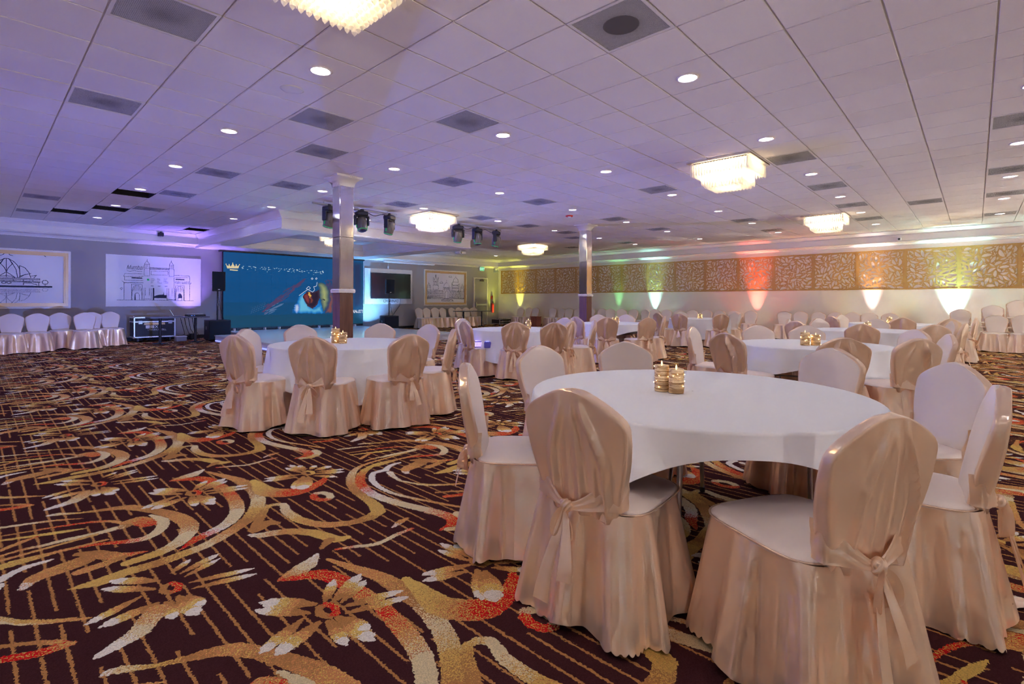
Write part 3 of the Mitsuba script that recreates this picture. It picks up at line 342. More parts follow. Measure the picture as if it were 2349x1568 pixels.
def brickred_fn(p, n, uv):
    return mikit.mix((.16, .035, .018), (.24, .06, .03), mikit.fbm(p.y * 20, p.z * 5))


mat('mat_redwood', mikit.proc(brickred_fn), .4, .4)
diffuse('mat_paper', (.80, .79, .80))
diffuse('mat_print', (.035, .04, .06))
diffuse('mat_print_grey', (.30, .31, .36))
mat('mat_gold_frame', (.62, .42, .20), .35, .5, metal=.25)
mat('mat_frame_white', (.78, .73, .68), .4, .3)


def lattice_fn(p, n, uv):
    return mikit.mix((.40, .21, .055), (.52, .30, .09), mikit.fbm(p.y * 5, p.z * 5))


mat('mat_lattice', mikit.proc(lattice_fn), .42, .4)
mat('mat_red', (.42, .012, .012), .35, .5)
mat('mat_white_plastic', (.75, .75, .76), .4, .4)
diffuse('mat_exit_green', (.05, .5, .15))


def satin_fn(p, n, uv):
    w = mikit.fbm(p.x * 9 + p.z * 3, p.y * 9 - p.z * 2, p.z * 5)
    return mikit.mix((.79, .56, .405), (.89, .69, .525), w)


def satin_h(p, n, uv):
    a = mikit.fbm(p.x * 14 + 3, p.y * 14, p.z * 9) * .0055
    r = dr.abs(mikit.noise(p.x * 30, p.y * 30, p.z * 14) - .5) * .0028
    return a - r


scene['mat_satin'] = {'type': 'twosided', 'bsdf': {'type': 'bumpmap', 'arbitrary': mikit.proc(satin_h, .002), 'scale': 1.0, 'bsdf': {
    'type': 'principled', 'base_color': mikit.proc(satin_fn), 'roughness': .25, 'specular': .6, 'metallic': .70}}}
mat('mat_satin_far', mikit.proc(satin_fn), .28, .6, metal=.60)
mat('mat_crepe', (.73, .62, .555), .5, .35, sheen=.5, sheen_tint=.3)


def cloth_h(p, n, uv):
    return mikit.fbm(p.x * 7, p.y * 7, p.z * 7) * .004


scene['mat_cloth'] = {'type': 'twosided', 'bsdf': {'type': 'bumpmap', 'arbitrary': mikit.proc(cloth_h, .003), 'scale': 1.0, 'bsdf': {'type': 'diffuse', 'reflectance': rgb(.80, .81, .84)}}}


def perf_fn(p, n, uv):
    i, j = (p.x - GX) / TILE, (p.y - GY) / TILE
    fi, fj = i - dr.floor(i) - .5, j - dr.floor(j) - .5
    hx, hy = p.x * 95, p.y * 95
    dx, dy = hx - dr.floor(hx) - .5, hy - dr.floor(hy) - .5
    hole = dr.select(dx * dx + dy * dy < .085, mi.Float(.25), mi.Float(1))
    d2 = dr.sqrt(fi * fi + fj * fj)
    dust = 1 - .42 * mikit.smoothstep(.34, .05, d2 + .12 * (mikit.noise(i * 7, j * 7) - .5))
    return mi.Color3f(.36, .345, .335) * hole * dust


diffuse('mat_perforated', mikit.proc(perf_fn))
diffuse('mat_vent_frame', (.62, .59, .57))
diffuse('mat_vent_slat', (.22, .20, .19))


def bark_fn(p, n, uv):
    a = mikit.fbm((p.x + p.y) * 30, p.z * 220, 1)
    return mikit.mix((.42, .24, .10), (.86, .66, .38), mikit.smoothstep(.38, .62, a))


mat('mat_bark', mikit.proc(bark_fn), .6, .25)
diffuse('mat_wax', (.80, .66, .45))
scene['mat_crystal'] = {'type': 'principledthin', 'base_color': rgb(.94, .90, .82), 'roughness': .25, 'spec_trans': .25, 'diff_trans': 1.2, 'eta': 1.45}
mat('mat_stage', (.62, .68, .72), .22, .5)
mat('mat_stage_side', (.60, .60, .62), .6, .3)
diffuse('mat_emit', (.02, .02, .02))
mat('mat_boxblue', (.10, .09, .45), .5, .3)

# ---------------------------------------------------------------- the room
rng = np.random.default_rng(7)
struct('floor', 'dark brown carpet woven with gold, cream and red swirls and daisies')
put('floor', box(XN - .2, XW + .2, YN - .2, YW + .2, -.1, 0), 'mat_carpet')
struct('wall_left', 'grey wall behind the stage')
put('wall_left', box(XN - .2, XW + .2, YW, YW + .2, 0, CEIL + .3), 'mat_wall_grey')
struct('wall_right', 'cream wall under the gold lattice')
put('wall_right', box(XW, XW + .2, YN - .2, YW, 0, CEIL + .3), 'mat_wall_cream')
struct('wall_rear')
put('wall_rear', box(XN - .2, XN, YN - .2, YW, 0, CEIL + .3), 'mat_wall_cream')
struct('wall_near')
put('wall_near', box(XN, XW, YN - .2, YN, 0, CEIL + .3), 'mat_wall_cream')
struct('baseboard_left')
put('baseboard_left', box(XN, 17.25, YW - .015, YW, 0, .11), 'mat_skirting')
struct('baseboard_right')
put('baseboard_right', box(XW - .015, XW, YN, YW - .02, 0, .11), 'mat_skirting')

# ceiling: recessed grid with one lay-in tile per cell
VENTS = [(0, -1), (0, 3), (3, 1), (4, 3), (3, 7), (3, 11), (0, 15), (0, 19), (5, 7), (3, 15), (4, -5), (5, -1), (8, 3), (9, 7), (12, 3), (13, 7), (16, 7), (13, -1), (17, 3), (21, 3), (12, -5), (16, -5), (20, -5), (24, -5), (21, -7), (12, -9), (17, -9), (21, -9), (26, -9), (21, -1), (25, -1), (21, 8), (19, 7), (25, 7), (25, 11)]
HOLES = [(2, 12), (2, 16), (1, 18), (6, 20)]
DOWN = [(2, j) for j in (-5, -1, 3, 7, 11, 15, 19)] + [(6, j) for j in (-9, -5, -1, 3, 7, 11, 15)] + [(10, j) for j in (-9, -5, -1, 3, 7, 11)] + \
       [(i, j) for i in (14, 18, 22, 26) for j in (-9, -5, -1, 3, 7)] + [(26, 19)] + [(2, -9), (-2, -9), (-2, -5), (-2, -1), (-2, 3), (-6, -1), (-6, 7), (2, -13), (6, -13), (10, -13), (-2, 11), (14, -14), (20, -14)]
CHANDS = [(1.43, 2.71), (7.88, 2.79), (14.36, 2.72), (7.75, 9.87), (14.3, 12.2)]
struct('ceiling', 'white suspended ceiling of square lay-in tiles')
i0, i1 = int(math.floor((XN - GX) / TILE)), int(math.floor((XW - GX) / TILE))
j0, j1 = int(math.floor((YN - GY) / TILE)), int(math.floor((YW - GY) / TILE))


def cell(i, j):
    return GX + (i + .5) * TILE, GY + (j + .5) * TILE


base = []
for i in range(i0, i1 + 1):
    for j in range(j0, j1 + 1):
        if (i, j) not in HOLES:
            x, y = cell(i, j)
            base.append([[x - TILE / 2, y - TILE / 2, CEIL + .010], [x - TILE / 2, y + TILE / 2, CEIL + .010], [x + TILE / 2, y + TILE / 2, CEIL + .010], [x + TILE / 2, y - TILE / 2, CEIL + .010]])
bv = np.array(base).reshape(-1, 3)
put('ceiling', (bv, np.arange(len(bv)).reshape(-1, 4)), 'mat_gridtee')
put('ceiling__plenum', box(XN, XW, YN, YW, CEIL + .30, CEIL + .31), 'mat_dark_void')
ts = TILE / 2 - .0065
tv = np.array([[-ts, -ts, .004], [ts, -ts, .004], [ts, ts, .004], [-ts, ts, .004], [-ts + .004, -ts + .004, 0], [ts - .004, -ts + .004, 0], [ts - .004, ts - .004, 0], [-ts + .004, ts - .004, 0], [-ts, -ts, .012], [ts, -ts, .012], [ts, ts, .012], [-ts, ts, .012]])
tf = [[7, 6, 5, 4]] + [[a, 4 + a, 4 + (a + 1) % 4, (a + 1) % 4] for a in range(4)] + [[8 + a, a, (a + 1) % 4, 8 + (a + 1) % 4] for a in range(4)]
tile_ply = mikit.ply((tv, np.array(tf)), 'mat_tile')
tiles = []
for i in range(i0, i1 + 1):
    for j in range(j0, j1 + 1):
        if (i, j) in HOLES or (i, j) in VENTS:
            continue
        x, y = cell(i, j)
        tiles.append((math.hypot(x, y) + (0 if (x * _f[0] + y * _f[1]) > 1 else 100), x, y))
tiles.sort()
for d, x, y in tiles[:300]:
    put('ceiling__tile', tile_ply, None, to=T().translate([x, y, CEIL + float(rng.uniform(-.001, .0015))]))
far = np.array([[x, y, CEIL] for _, x, y in tiles[300:]])
fv = (tv[None] + far[:, None]).reshape(-1, 3)
ff = (np.array(tf)[None] + 12 * np.arange(len(far))[:, None, None]).reshape(-1, 4)
put('ceiling__tile_field', (fv, ff), 'mat_tile', kind='stuff')
for i, j in HOLES:
    x, y = cell(i, j)
    h = TILE / 2
    w = [box(x - h - .01, x - h, y - h, y + h, CEIL, CEIL + .28), box(x + h, x + h + .01, y - h, y + h, CEIL, CEIL + .28), box(x - h, x + h, y - h - .01, y - h, CEIL, CEIL + .28), box(x - h, x + h, y + h, y + h + .01, CEIL, CEIL + .28)]
    put('ceiling__opening', cat(w), 'mat_dark_void', label='dark open ceiling bay with its tile missing')


def nth(n):
    return ['zeroth', 'first', 'second', 'third', 'fourth', 'fifth', 'sixth', 'seventh', 'eighth', 'ninth', 'tenth', 'eleventh', 'twelfth', 'thirteenth', 'fourteenth', 'fifteenth', 'sixteenth', 'seventeenth', 'eighteenth', 'nineteenth', 'twentieth', 'twenty-first', 'twenty-second', 'twenty-third', 'twenty-fourth'][n]


def crown(path, prof, closed, side=1):
    """moulding: profile (offset to the side, z) swept with mitred corners along a path in plan"""
    P = np.array(path, float)
    n = len(P)
    off = []
    for k in range(n):
        a = P[k] - P[k - 1] if (closed or k > 0) else P[1] - P[0]
        b = P[(k + 1) % n] - P[k] if (closed or k < n - 1) else P[k] - P[k - 1]
        a, b = a / np.linalg.norm(a), b / np.linalg.norm(b)
        na, nb = np.array([a[1], -a[0]]) * side, np.array([b[1], -b[0]]) * side
        m = na + nb
        off.append(m / np.dot(m, na))
    rows = []
    for o, z in prof:
        rows.append([[*(P[k] + off[k] * o), z] for k in range(n)])
    G = np.array(rows)
    return sheet(G, closed)


def beads(path, o, z, side, closed=False, pitch=.055, s=.012):
    P = np.array(path, float)
    ms = []
    n = len(P)
    for k in range(n if closed else n - 1):
        a, b = P[k], P[(k + 1) % n]
        d = (b - a) / np.linalg.norm(b - a)
        nn = np.array([d[1], -d[0]]) * side
        L = np.linalg.norm(b - a)
        for t in np.arange(.03, L, pitch):
            c = a + d * t + nn * o
            ms.append([*c, z])
    C = np.array(ms)
    o8 = np.array([[1, 0, 0], [-1, 0, 0], [0, 1, 0], [0, -1, 0], [0, 0, 1], [0, 0, -1]]) * s * 1.25
    f8 = np.array([[0, 2, 4], [2, 1, 4], [1, 3, 4], [3, 0, 4], [2, 0, 5], [1, 2, 5], [3, 1, 5], [0, 3, 5]])
    return (C[:, None] + o8[None]).reshape(-1, 3), (f8[None] + 6 * np.arange(len(C))[:, None, None]).reshape(-1, 3)


ZS = 3.02                                   # underside of the perimeter soffit
XS, YS = XW - .40, YW - .36
prof = [(-.5, ZS), (0, ZS), (.014, ZS + .004), (.018, ZS + .02), (.008, ZS + .035), (0, ZS + .04), (0, ZS + .205), (.012, ZS + .21), (.014, ZS + .228), (.03, ZS + .236), (.05, ZS + .26), (.085, ZS + .30), (.105, ZS + .318), (.108, ZS + .34)]
spath = [(XN, YS), (XS, YS), (XS, YN)]
struct('trim_1', 'white soffit and crown moulding along both walls')
put('trim_1', crown(spath, [(-.36, ZS)] + prof[1:], False), 'mat_trim_white', 30)
put('trim_1__beading', beads(spath, .112, CEIL - .022, 1), 'mat_trim_white', kind='stuff')
put('trim_1__beading', beads(spath, .016, ZS + .012, 1), 'mat_trim_white', kind='stuff')
put('trim_1__bed_moulding', crown([(XN, YW), (XW, YW), (XW, YN)], [(0, ZS - .07), (.012, ZS - .065), (.014, ZS - .045), (.03, ZS - .03), (.05, ZS - .008), (.05, ZS)], False), 'mat_trim_white', 30)

# the dropped frame over the stage, with a recess in its middle
SX0, SX1, SY0 = 4.95, 10.95, 12.0
IX0, IX1, IY0, IY1 = 5.68, 10.22, 12.70, 17.3
ZB = 2.93
struct('trim_2', 'white dropped soffit frame above the stage')
ring2 = sbox(SX0, SY0, SX1, YW).difference(sbox(IX0, IY0, IX1, IY1))
m = ext(ring2, CEIL - ZB)
m.apply_translation((0, 0, ZB))
put('trim_2', m, 'mat_trim_white')
op = [(SX0, YS - .1), (SX0, SY0), (SX1, SY0), (SX1, YS - .1)]
pz = [(0.001, ZB + .25), (.012, ZB + .255), (.014, ZB + .28), (.03, ZB + .29), (.055, ZB + .32), (.095, ZB + .38), (.115, ZB + .40), (.118, CEIL)]
put('trim_2__crown', crown(op, pz, False, 1), 'mat_trim_white', 30)
put('trim_2__bottom_moulding', crown(op, [(-.01, ZB - .004), (.016, ZB - .004), (.02, ZB + .02), (.006, ZB + .038), (0, ZB + .04)], False, 1), 'mat_trim_white', 30)
put('trim_2__beading', beads(op, .12, CEIL - .02, 1), 'mat_trim_white', kind='stuff')
put('trim_2__beading', beads(op, .022, ZB + .01, 1), 'mat_trim_white', kind='stuff')
ip = [(IX0, IY0), (IX1, IY0), (IX1, IY1), (IX0, IY1)]
put('trim_2__inner_crown', crown(ip, [(0.001, ZB + .2), (.012, ZB + .205), (.03, ZB + .25), (.08, ZB + .36), (.10, CEIL)], True, -1), 'mat_trim_white', 30)
put('trim_2__inner_moulding', crown(ip, [(-.01, ZB - .004), (.014, ZB - .004), (.018, ZB + .02), (0, ZB + .035)], True, -1), 'mat_trim_white', 30)

# ---------------------------------------------------------------- ceiling fittings
dl_trim = mikit.ply(lathe([(.098, 0), (.098, -.006), (.088, -.010), (.080, -.004), (.078, .002)], 28), 'mat_trim_white', 40)
lens = lathe([(.0786, -.002), (.06, -.0045), (.03, -.006), (.0001, -.0065)], 24)
lens.invert() if lens.face_normals[:, 2].mean() > 0 else None
rows = sorted({j for _, j in DOWN}, reverse=True)
dl_lens = mikit.ply(lens, 'mat_emit', True)
for j in rows:
    for k, i in enumerate(sorted(i for i, jj in DOWN if jj == j)):
        x, y = cell(i, j)
        key = thing('downlight', f'round lit ceiling downlight, {nth(k + 1)} along the {nth(rows.index(j) + 1)} row from the stage wall', 'ceiling light', 'recessed ceiling downlights')
        to = T().translate([x, y, CEIL])
        put(key + '__trim_ring', dl_trim, None, to=to)
        put(key + '__lens', dl_lens, None, to=to, emit=DOWN_L, weight=.45)

vent_frame = mikit.ply(ext(sbox(-.298, -.298, .298, .298).difference(sbox(-.275, -.275, .275, .275)), .010), 'mat_vent_frame')
vent_plate = mikit.ply(box(-.276, .276, -.276, .276, .004, .008), 'mat_perforated')
vr = sorted({j for _, j in VENTS}, reverse=True)
for j in vr:
    for k, i in enumerate(sorted(i for i, jj in VENTS if jj == j)):
        x, y = cell(i, j)
        key = thing('ceiling_vent', f'square grey perforated ceiling air vent, {nth(k + 1)} along the {nth(vr.index(j) + 1)} vent row from the stage wall', 'air vent', 'perforated ceiling vents')
        to = T().translate([x, y, CEIL - .002])
        put(key + '__frame', vent_frame, None, to=to)
        put(key + '__perforated_plate', vent_plate, None, to=to)
        if (i, j) == (4, -5):
            put(key + '__speaker_cone', lathe([(.0001, .0036), (.12, .0036), (.13, .0030), (.135, .0036), (.14, .0042)], 32), 'mat_dark_metal', to=to, label='round loudspeaker behind the perforated plate')
spk = mikit.ply(lathe([(.0001, -.010), (.09, -.009), (.10, -.007), (.112, -.001), (.112, .002)], 32), 'mat_vent_frame', 40)
for k, (i, j, l) in enumerate([(2, 0, 'nearest the big chandelier'), (2, 8, 'toward the stage beside the missing tiles'), (14, -6, 'beyond the mid chandelier'), (14, 0, 'over the far round tables'), (24, -6, 'farthest, near the gold wall')]):
    x, y = cell(i, j)
    put(thing('ceiling_speaker', f'round white flush ceiling speaker, {l}', 'speaker', 'flush ceiling speakers'), spk, None, to=T().translate([x, y, CEIL]))
al = thing('smoke_alarm', 'red fire alarm disc on the ceiling before the far column', 'fire alarm')
put(al + '__base', lathe([(.0001, -.03), (.085, -.03), (.09, -.02), (.09, .002)], 24, (10.05, 7.39, CEIL)), 'mat_red', 40)
put(al + '__strobe', lathe([(.0001, -.055), (.03, -.052), (.04, -.03)], 16, (10.05, 7.39, CEIL)), 'mat_white_plastic', 40)

# chandeliers: square tiers of crystal drops round a lamp box
oct_v = np.array([[0, 0, .0], [1, 0, -.35], [0, 1, -.35], [-1, 0, -.35], [0, -1, -.35], [0, 0, -1.]])
oct_f = np.array([[0, 1, 2], [0, 2, 3], [0, 3, 4], [0, 4, 1], [5, 2, 1], [5, 3, 2], [5, 4, 3], [5, 1, 4]])


def crystals(P, r, h):
    """drops hanging from the points P: bevelled rods with a pointed end"""
    n = 6
    t = np.arange(n) * 2 * np.pi / n
    ring = np.c_[np.cos(t), np.sin(t)]
    v = [[0, 0, 0]] + [[r * .7 * c, r * .7 * s, -h * .04] for c, s in ring] + [[r * c, r * s, -h * .8] for c, s in ring] + [[0, 0, -h]]
    f = []
    for a in range(n):
        b = (a + 1) % n
        f += [[0, 1 + a, 1 + b], [1 + a, 7 + a, 7 + b], [1 + a, 7 + b, 1 + b], [7 + a, 13, 7 + b]]
    v, f = np.array(v), np.array(f)
    return (v[None] + P[:, None]).reshape(-1, 3), (f[None] + len(v) * np.arange(len(P))[:, None, None]).reshape(-1, 3)


def ring_points(a, z, step):
    n = int(round(2 * a / step))
    s = np.linspace(-a, a, n + 1)[:-1]
    return np.vstack([np.c_[s, s * 0 - a, s * 0 + z], np.c_[s * 0 + a, s, s * 0 + z], np.c_[-s, s * 0 + a, s * 0 + z], np.c_[s * 0 - a, -s, s * 0 + z]])


def grid_points(a, z, step):
    n = int(round(2 * a / step))
    s = np.linspace(-a, a, n + 1)
    X, Y = np.meshgrid(s, s)
    return np.c_[X.ravel(), Y.ravel(), X.ravel() * 0 + z]


def chandelier(x, y, z, label, near=False):
    key = thing('chandelier', label, 'chandelier', 'square crystal chandeliers')
    o = np.array([x, y, z])
    put(key + '__ceiling_plate', cat([bbox(x - .46, x + .46, y - .46, y + .46, z - .028, z, .004), bbox(x - .39, x + .39, y - .39, y + .39, z - .042, z - .028, .004)]), 'mat_chrome')
    put(key + '__frame', cat([bbox(x - .30, x + .30, y - .30, y + .30, z - .150, z - .138, .003)] + [cyl((x + a, y + b, z - .04), (x + a, y + b, z - .14), .008, 8) for a in (-.25, .25) for b in (-.25, .25)]), 'mat_chrome')
    lb = bbox(-.30, .30, -.30, .30, -.125, -.05, .01)
    lb2 = bbox(-.19, .19, -.19, .19, -.27, -.16, .01)
    m = cat([lb, lb2])
    m.apply_translation(o)
    put(key + '__lamp', m, 'mat_emit', emit=CHAND_L, weight=3.0)
    st = .036 if near else .042
    outer = np.vstack([ring_points(.41, -.03, st), ring_points(.375, -.03, st)]) + o
    mid = np.vstack([ring_points(.29, -.15, st)]) + o
    low = grid_points(.25, -.29, .05) + o
    put(key + '__crystal_tier', crystals(outer, .013, .20), 'mat_crystal', kind='stuff')
    put(key + '__crystal_tier', crystals(mid, .013, .22), 'mat_crystal', kind='stuff')
    if near:
        c1 = mikit.ply(crystals(np.array([[0, 0, 0.]]), .019, .12), 'mat_crystal')
        for p in low:
            put(key + '__crystal_drop', c1, None, to=T().translate([float(v) for v in p]))
    else:
        put(key + '__crystal_drops', crystals(low, .018, .11), 'mat_crystal', kind='stuff')


CL = ['square tiered crystal chandelier nearest the camera, cut by the top of the frame', 'square tiered crystal chandelier glowing over the mid tables, largest whole one', 'square tiered crystal chandelier nearest the gold lattice wall', 'square tiered crystal chandelier between the two rows of moving-head stage lights', 'square tiered crystal chandelier farthest toward the exit door corner']
for (x, y), l in zip(CHANDS, CL):
    chandelier(x, y, CEIL, l, near=(x < 2))
chandelier(7.95, 15.0, CEIL, 'square tiered crystal chandelier in the recess above the stage')
chandelier(1.36, -4.3, CEIL, 'square tiered crystal chandelier behind the camera')
chandelier(8.0, -5.0, CEIL, 'square tiered crystal chandelier beside the near wall')

# wall washers: small LED cans on the floor, each with its beam
can_prof = [(.0001, .02), (.075, .02), (.085, .03), (.085, .17), (.080, .18), (.072, .18), (.070, .165), (.0001, .160)]
can = lathe(can_prof, 20)
WL = ['yellow light under the first lattice panel', 'pale green light under the lattice near the far column', 'turquoise light under the fifth lattice panel', 'red light on the lattice wall', 'lavender light on the lattice wall', 'turquoise light behind the bright-backed chair', 'yellow light in the corner by the exit', 'violet light beside the stage speaker', 'blue light at the far end of the stage screen', 'blue light at the stage wall, added behind second table']
for (x, y, tx, ty, c, s, ang, core), l in zip(WASH, WL):
    key = thing('uplight', 'small black LED floor can throwing ' + l, 'uplight', 'LED uplights along the walls')
    put(key + '__housing', can, 'mat_black', 40, to=T().translate([x, y, 0]))
    put(key + '__foot', cat([box(x - .08, x + .08, y - .02, y + .02, 0, .02), box(x - .02, x + .02, y - .08, y + .08, 0, .02)]), 'mat_black')
    d = np.array([tx - x, ty - y, 1.0])
    scene[key + '_beam'] = {'type': 'spot', 'to_world': T().look_at(origin=[x, y, .185], target=[float(x + d[0] * .5), float(y + d[1] * .5), .685 if abs(d[1]) < 1 else .37], up=[0, 1, 0.01]),
                            'intensity': rgb(*[float(s * v) for v in c]), 'cutoff_angle': float(ang), 'beam_width': float(core), 'sampling_weight': 10.0}
    if ang <= 20:
        wc = c if c[2] != .70 else (1.6, 1.2, .36)
        scene[key + '_spill'] = {'type': 'spot', 'to_world': T().look_at(origin=[x, y, .186], target=[float(x - .02), float(y), .686], up=[0, 1, 0.01]),
                                 'intensity': rgb(*[float(s * .20 * v) for v in wc]), 'cutoff_angle': 58.0, 'beam_width': 6.0, 'sampling_weight': 2.0}

for k, (x, y, tx, ty, c, s) in enumerate(ADDED_UPLIGHTS):  # cans added out of view to fill the ceiling with light
    key = thing('uplight', f'small black LED floor can, {nth(k + 1)} of the added broad ceiling-washing uplights', 'uplight', 'added ceiling uplights')
    put(key + '__housing', can, 'mat_black', 40, to=T().translate([x, y, 0]))
    put(key + '__foot', cat([box(x - .08, x + .08, y - .02, y + .02, 0, .02), box(x - .02, x + .02, y - .08, y + .08, 0, .02)]), 'mat_black')
    scene[key + '_beam'] = {'type': 'spot', 'to_world': T().look_at(origin=[x, y, .19], target=[float(x + (tx - x) * .05), float(y + (ty - y) * .05), .19 + 3.17 * .05], up=[0, 1, 0.01]),
                            'intensity': rgb(*[float(s * v) for v in c]), 'cutoff_angle': 60.0, 'beam_width': 6.0, 'sampling_weight': 2.0}

# ---------------------------------------------------------------- gold lattice panels on the right wall
PW, PZ0, PZ1 = 1.213, 1.615, 2.835


def lattice_poly(seed, w, h, n, lo, hi):
    r = np.random.default_rng(seed)
    holes, pts = [], []
    for want, lo, hi in ((60, .14, .23), (100, .08, .13), (130, .045, .075)):
      got, tries = 0, 0
      while got < want and tries < 1500:
        tries += 1
        L = r.uniform(lo, hi)
        W = L * r.uniform(.28, .46)
        x, y, a = r.uniform(.05, w - .05), r.uniform(.05, h - .05), r.uniform(0, 360)
        t = np.linspace(0, np.pi, 6)
        bend = r.uniform(-.35, .35) * L
        up = np.c_[-np.cos(t) * L / 2, np.sin(t) ** 1.4 * W / 2 + bend * np.sin(t) ** 2 * .5]
        dn = np.c_[np.cos(t) * L / 2, -np.sin(t) ** 1.4 * W / 2 + bend * np.sin(t) ** 2 * .5]
        p = affinity.translate(affinity.rotate(Polygon(np.vstack([up, dn[1:-1]])), a, (0, 0)), x, y)
        if not p.is_valid:
            continue
        q = p.buffer(.0085, quad_segs=1)
        if not sbox(.026, .026, w - .026, h - .026).contains(q):
            continue
        if any(abs(c[0] - x) < .26 and abs(c[1] - y) < .26 and c[2].intersects(q) for c in pts):
            continue
        got += 1
        holes.append(p)
        pts.append((x, y, p))
    return sbox(.012, .012, w - .012, h - .012).difference(union_all(holes))


def on_right_wall(m, y, z, x=XW):
    m = m.copy()
    v = m.vertices
    m.vertices = np.c_[x - v[:, 2], y - v[:, 0], v[:, 1] + z]
    return m


PH = PZ1 - PZ0
lat = []
for sd in (3, 4, 5):
    mm = ext(lattice_poly(sd, PW, PH, 130, .10, .20), .012)
    lat.append(mikit.ply(on_right_wall(mm, 0, 0, 0), 'mat_lattice'))
fr = ext(sbox(0, 0, PW, PH).difference(sbox(.024, .024, PW - .024, PH - .024)), .022)
fr_ply = mikit.ply(on_right_wall(fr, 0, 0, 0), 'mat_lattice')
YP0 = 18.55
for k in range(18):
    key = thing('lattice_panel', f'gold carved rose lattice wall panel, {nth(k + 1)} from the exit corner', 'wall panel', 'gold carved lattice panels')
    to = T().translate([XW - .002, YP0 - k * PW, PZ0])
    put(key + '__lattice', lat[k % 3], None, to=to)
    put(key + '__frame', fr_ply, None, to=to)

# ---------------------------------------------------------------- stage and LED wall
FX0, FX1, FY0, FZ = 4.88, 10.85, 12.35, .20
st = thing('stage', 'low white glossy stage platform in front of the LED screen', 'stage')
plan = Polygon([(FX0, FY0), (FX1, FY0), (FX1, 18.6), (5.75, 18.6), (5.75, 16.6), (FX0, 16.6)])
m = ext(plan, .03)
m.apply_translation((0, 0, FZ - .03))
put(st + '__deck', m, 'mat_stage')
put(st + '__front_panel', ext(plan.buffer(-.02, join_style=2), FZ - .03), 'mat_stage_side')
put(st + '__light_strip', box(FX0 - .004, FX0 + .012, FY0 + .02, 16.5, .03, .055), 'mat_emit', emit=(.5, .6, 2.6), label='blue LED strip along the stage foot')

SCR0, SCR1, SZ0, SZ1 = 5.72, 10.95, .30, 2.87
SY = 18.52
led = thing('led_screen', 'wide blue LED video wall showing a colourful portrait, behind the stage', 'screen')
nx, nz = 10, 5
pw, ph = (SCR1 - SCR0) / nx, (SZ1 - SZ0) / nz
put(led + '__cabinet', box(SCR0, SCR1, SY + .02, SY + .16, SZ0 - .08, SZ1), 'mat_black')
put(led + '__top_rail', box(SCR0 - .12, SCR1 + .05, SY - .02, SY + .14, SZ1 + .005, SZ1 + .05), 'mat_black')
K = SCREEN_K


def screen_xy(x, y):
    """from the drawing's frame (crop of the screen) to metres on the screen"""
    u = (x - 168) / (2145 - 168)
    # perspective of the drawing undone: depth along the wall
    w0, w1 = 1.0, .82
    uu = u * w1 / (w0 + (w1 - w0) * u) if False else u * (1.0 / (1.0 + .22 * (1 - u)))
    ytop = 98 + (232 - 98) * u
    ybot = 1232 - (1232 - 1140) * u
    return SCR0 + uu * (SCR1 - SCR0), SZ1 - (y - ytop) / (ybot - ytop) * (SZ1 - SZ0)


bands = [((0.0005, .088, .235), 0, 1.25), ((.0005, .080, .215), 1.25, 1.9), ((.002, .072, .17), 1.9, 2.3), ((.004, .062, .125), 2.3, 2.58)]
groups_ = {}


def glow(name, polys, c, lift, label=None):
    P = union_all([p if p.is_valid else p.buffer(0) for p in polys])
    m = on_stage_wall(ext(P, .0012), 0, 0, SY + .018 - lift)
    put(f'{led}__{name}', m, 'mat_emit', emit=[v * K for v in c], weight=.6 if name == 'led_panel' else .05, label=label)


for q, (c, a, b) in enumerate([((.002, .080, .250), 0, 1.0), ((.002, .075, .230), 1.0, 1.7), ((.003, .066, .175), 1.7, 2.15), ((.006, .062, .125), 2.15, SZ1 - SZ0)]):
    tiles_ = []
    for i in range(nx):
        x0 = SCR0 + i * pw
        tiles_.append(sbox(x0 + .002, SZ1 - b, x0 + pw - .001, SZ1 - a))
    glow('led_panel', tiles_, c, 0)


def P_(pts):
    return Polygon([screen_xy(*p) for p in pts])


def blob(x, y, rx, ry, n=14, seed=0, wob=.12, ang=0):
    r = np.random.default_rng(seed + int(x))
    t = np.arange(n) * 2 * np.pi / n
    k = 1 + wob * r.uniform(-1, 1, n)
    px, py = rx * k * np.cos(t), ry * k * np.sin(t)
    ca, sa = math.cos(ang), math.sin(ang)
    return Polygon([screen_xy(x + px[i] * ca - py[i] * sa, y + px[i] * sa + py[i] * ca) for i in range(n)])




def soft(name, poly, c0, c1, n, step, lift):
    """a patch whose colour runs from its rim to its middle in steps"""
    r = np.random.default_rng(int(poly.area * 1e6) % 9973)
    q = np.array(poly.segmentize(.05).exterior.coords)[:-1]
    poly = Polygon(q + r.normal(0, .013, q.shape)).buffer(0)
    for k in range(n):
        q = poly.buffer(-step * k, quad_segs=2)
        if q.is_empty:
            break
        f = k / max(1, n - 1)
        glow(name, [q], [a * (1 - f) + b * f for a, b in zip(c0, c1)], lift + .0006 * k)


soft('picture_haze', P_([(1560, 640), (1660, 520), (1795, 560), (1798, 992), (1560, 1000)]), (.006, .06, .17), (.06, .045, .12), 4, .06, .002)
soft('picture_haze', P_([(1990, 240), (2140, 250), (2140, 900), (1995, 930)]), (.004, .055, .16), (.015, .025, .085), 3, .06, .002)
soft('picture_blue', P_([(1130, 1000), (1190, 850), (1250, 730), (1330, 680), (1480, 700), (1590, 860), (1600, 1000)]), (.002, .10, .34), (.01, .20, .62), 4, .05, .003)
soft('picture_cyan', P_([(1215, 1000), (1215, 840), (1240, 755), (1275, 705), (1330, 690), (1335, 810), (1390, 900), (1450, 930), (1540, 870), (1575, 960), (1570, 1000)]), (.01, .20, .56), (.14, .52, .76), 4, .035, .006)
soft('picture_white', P_([(1165, 880), (1215, 862), (1245, 910), (1240, 960), (1205, 1000), (1175, 985)]), (.08, .25, .66), (.60, .68, .85), 4, .025, .0085)
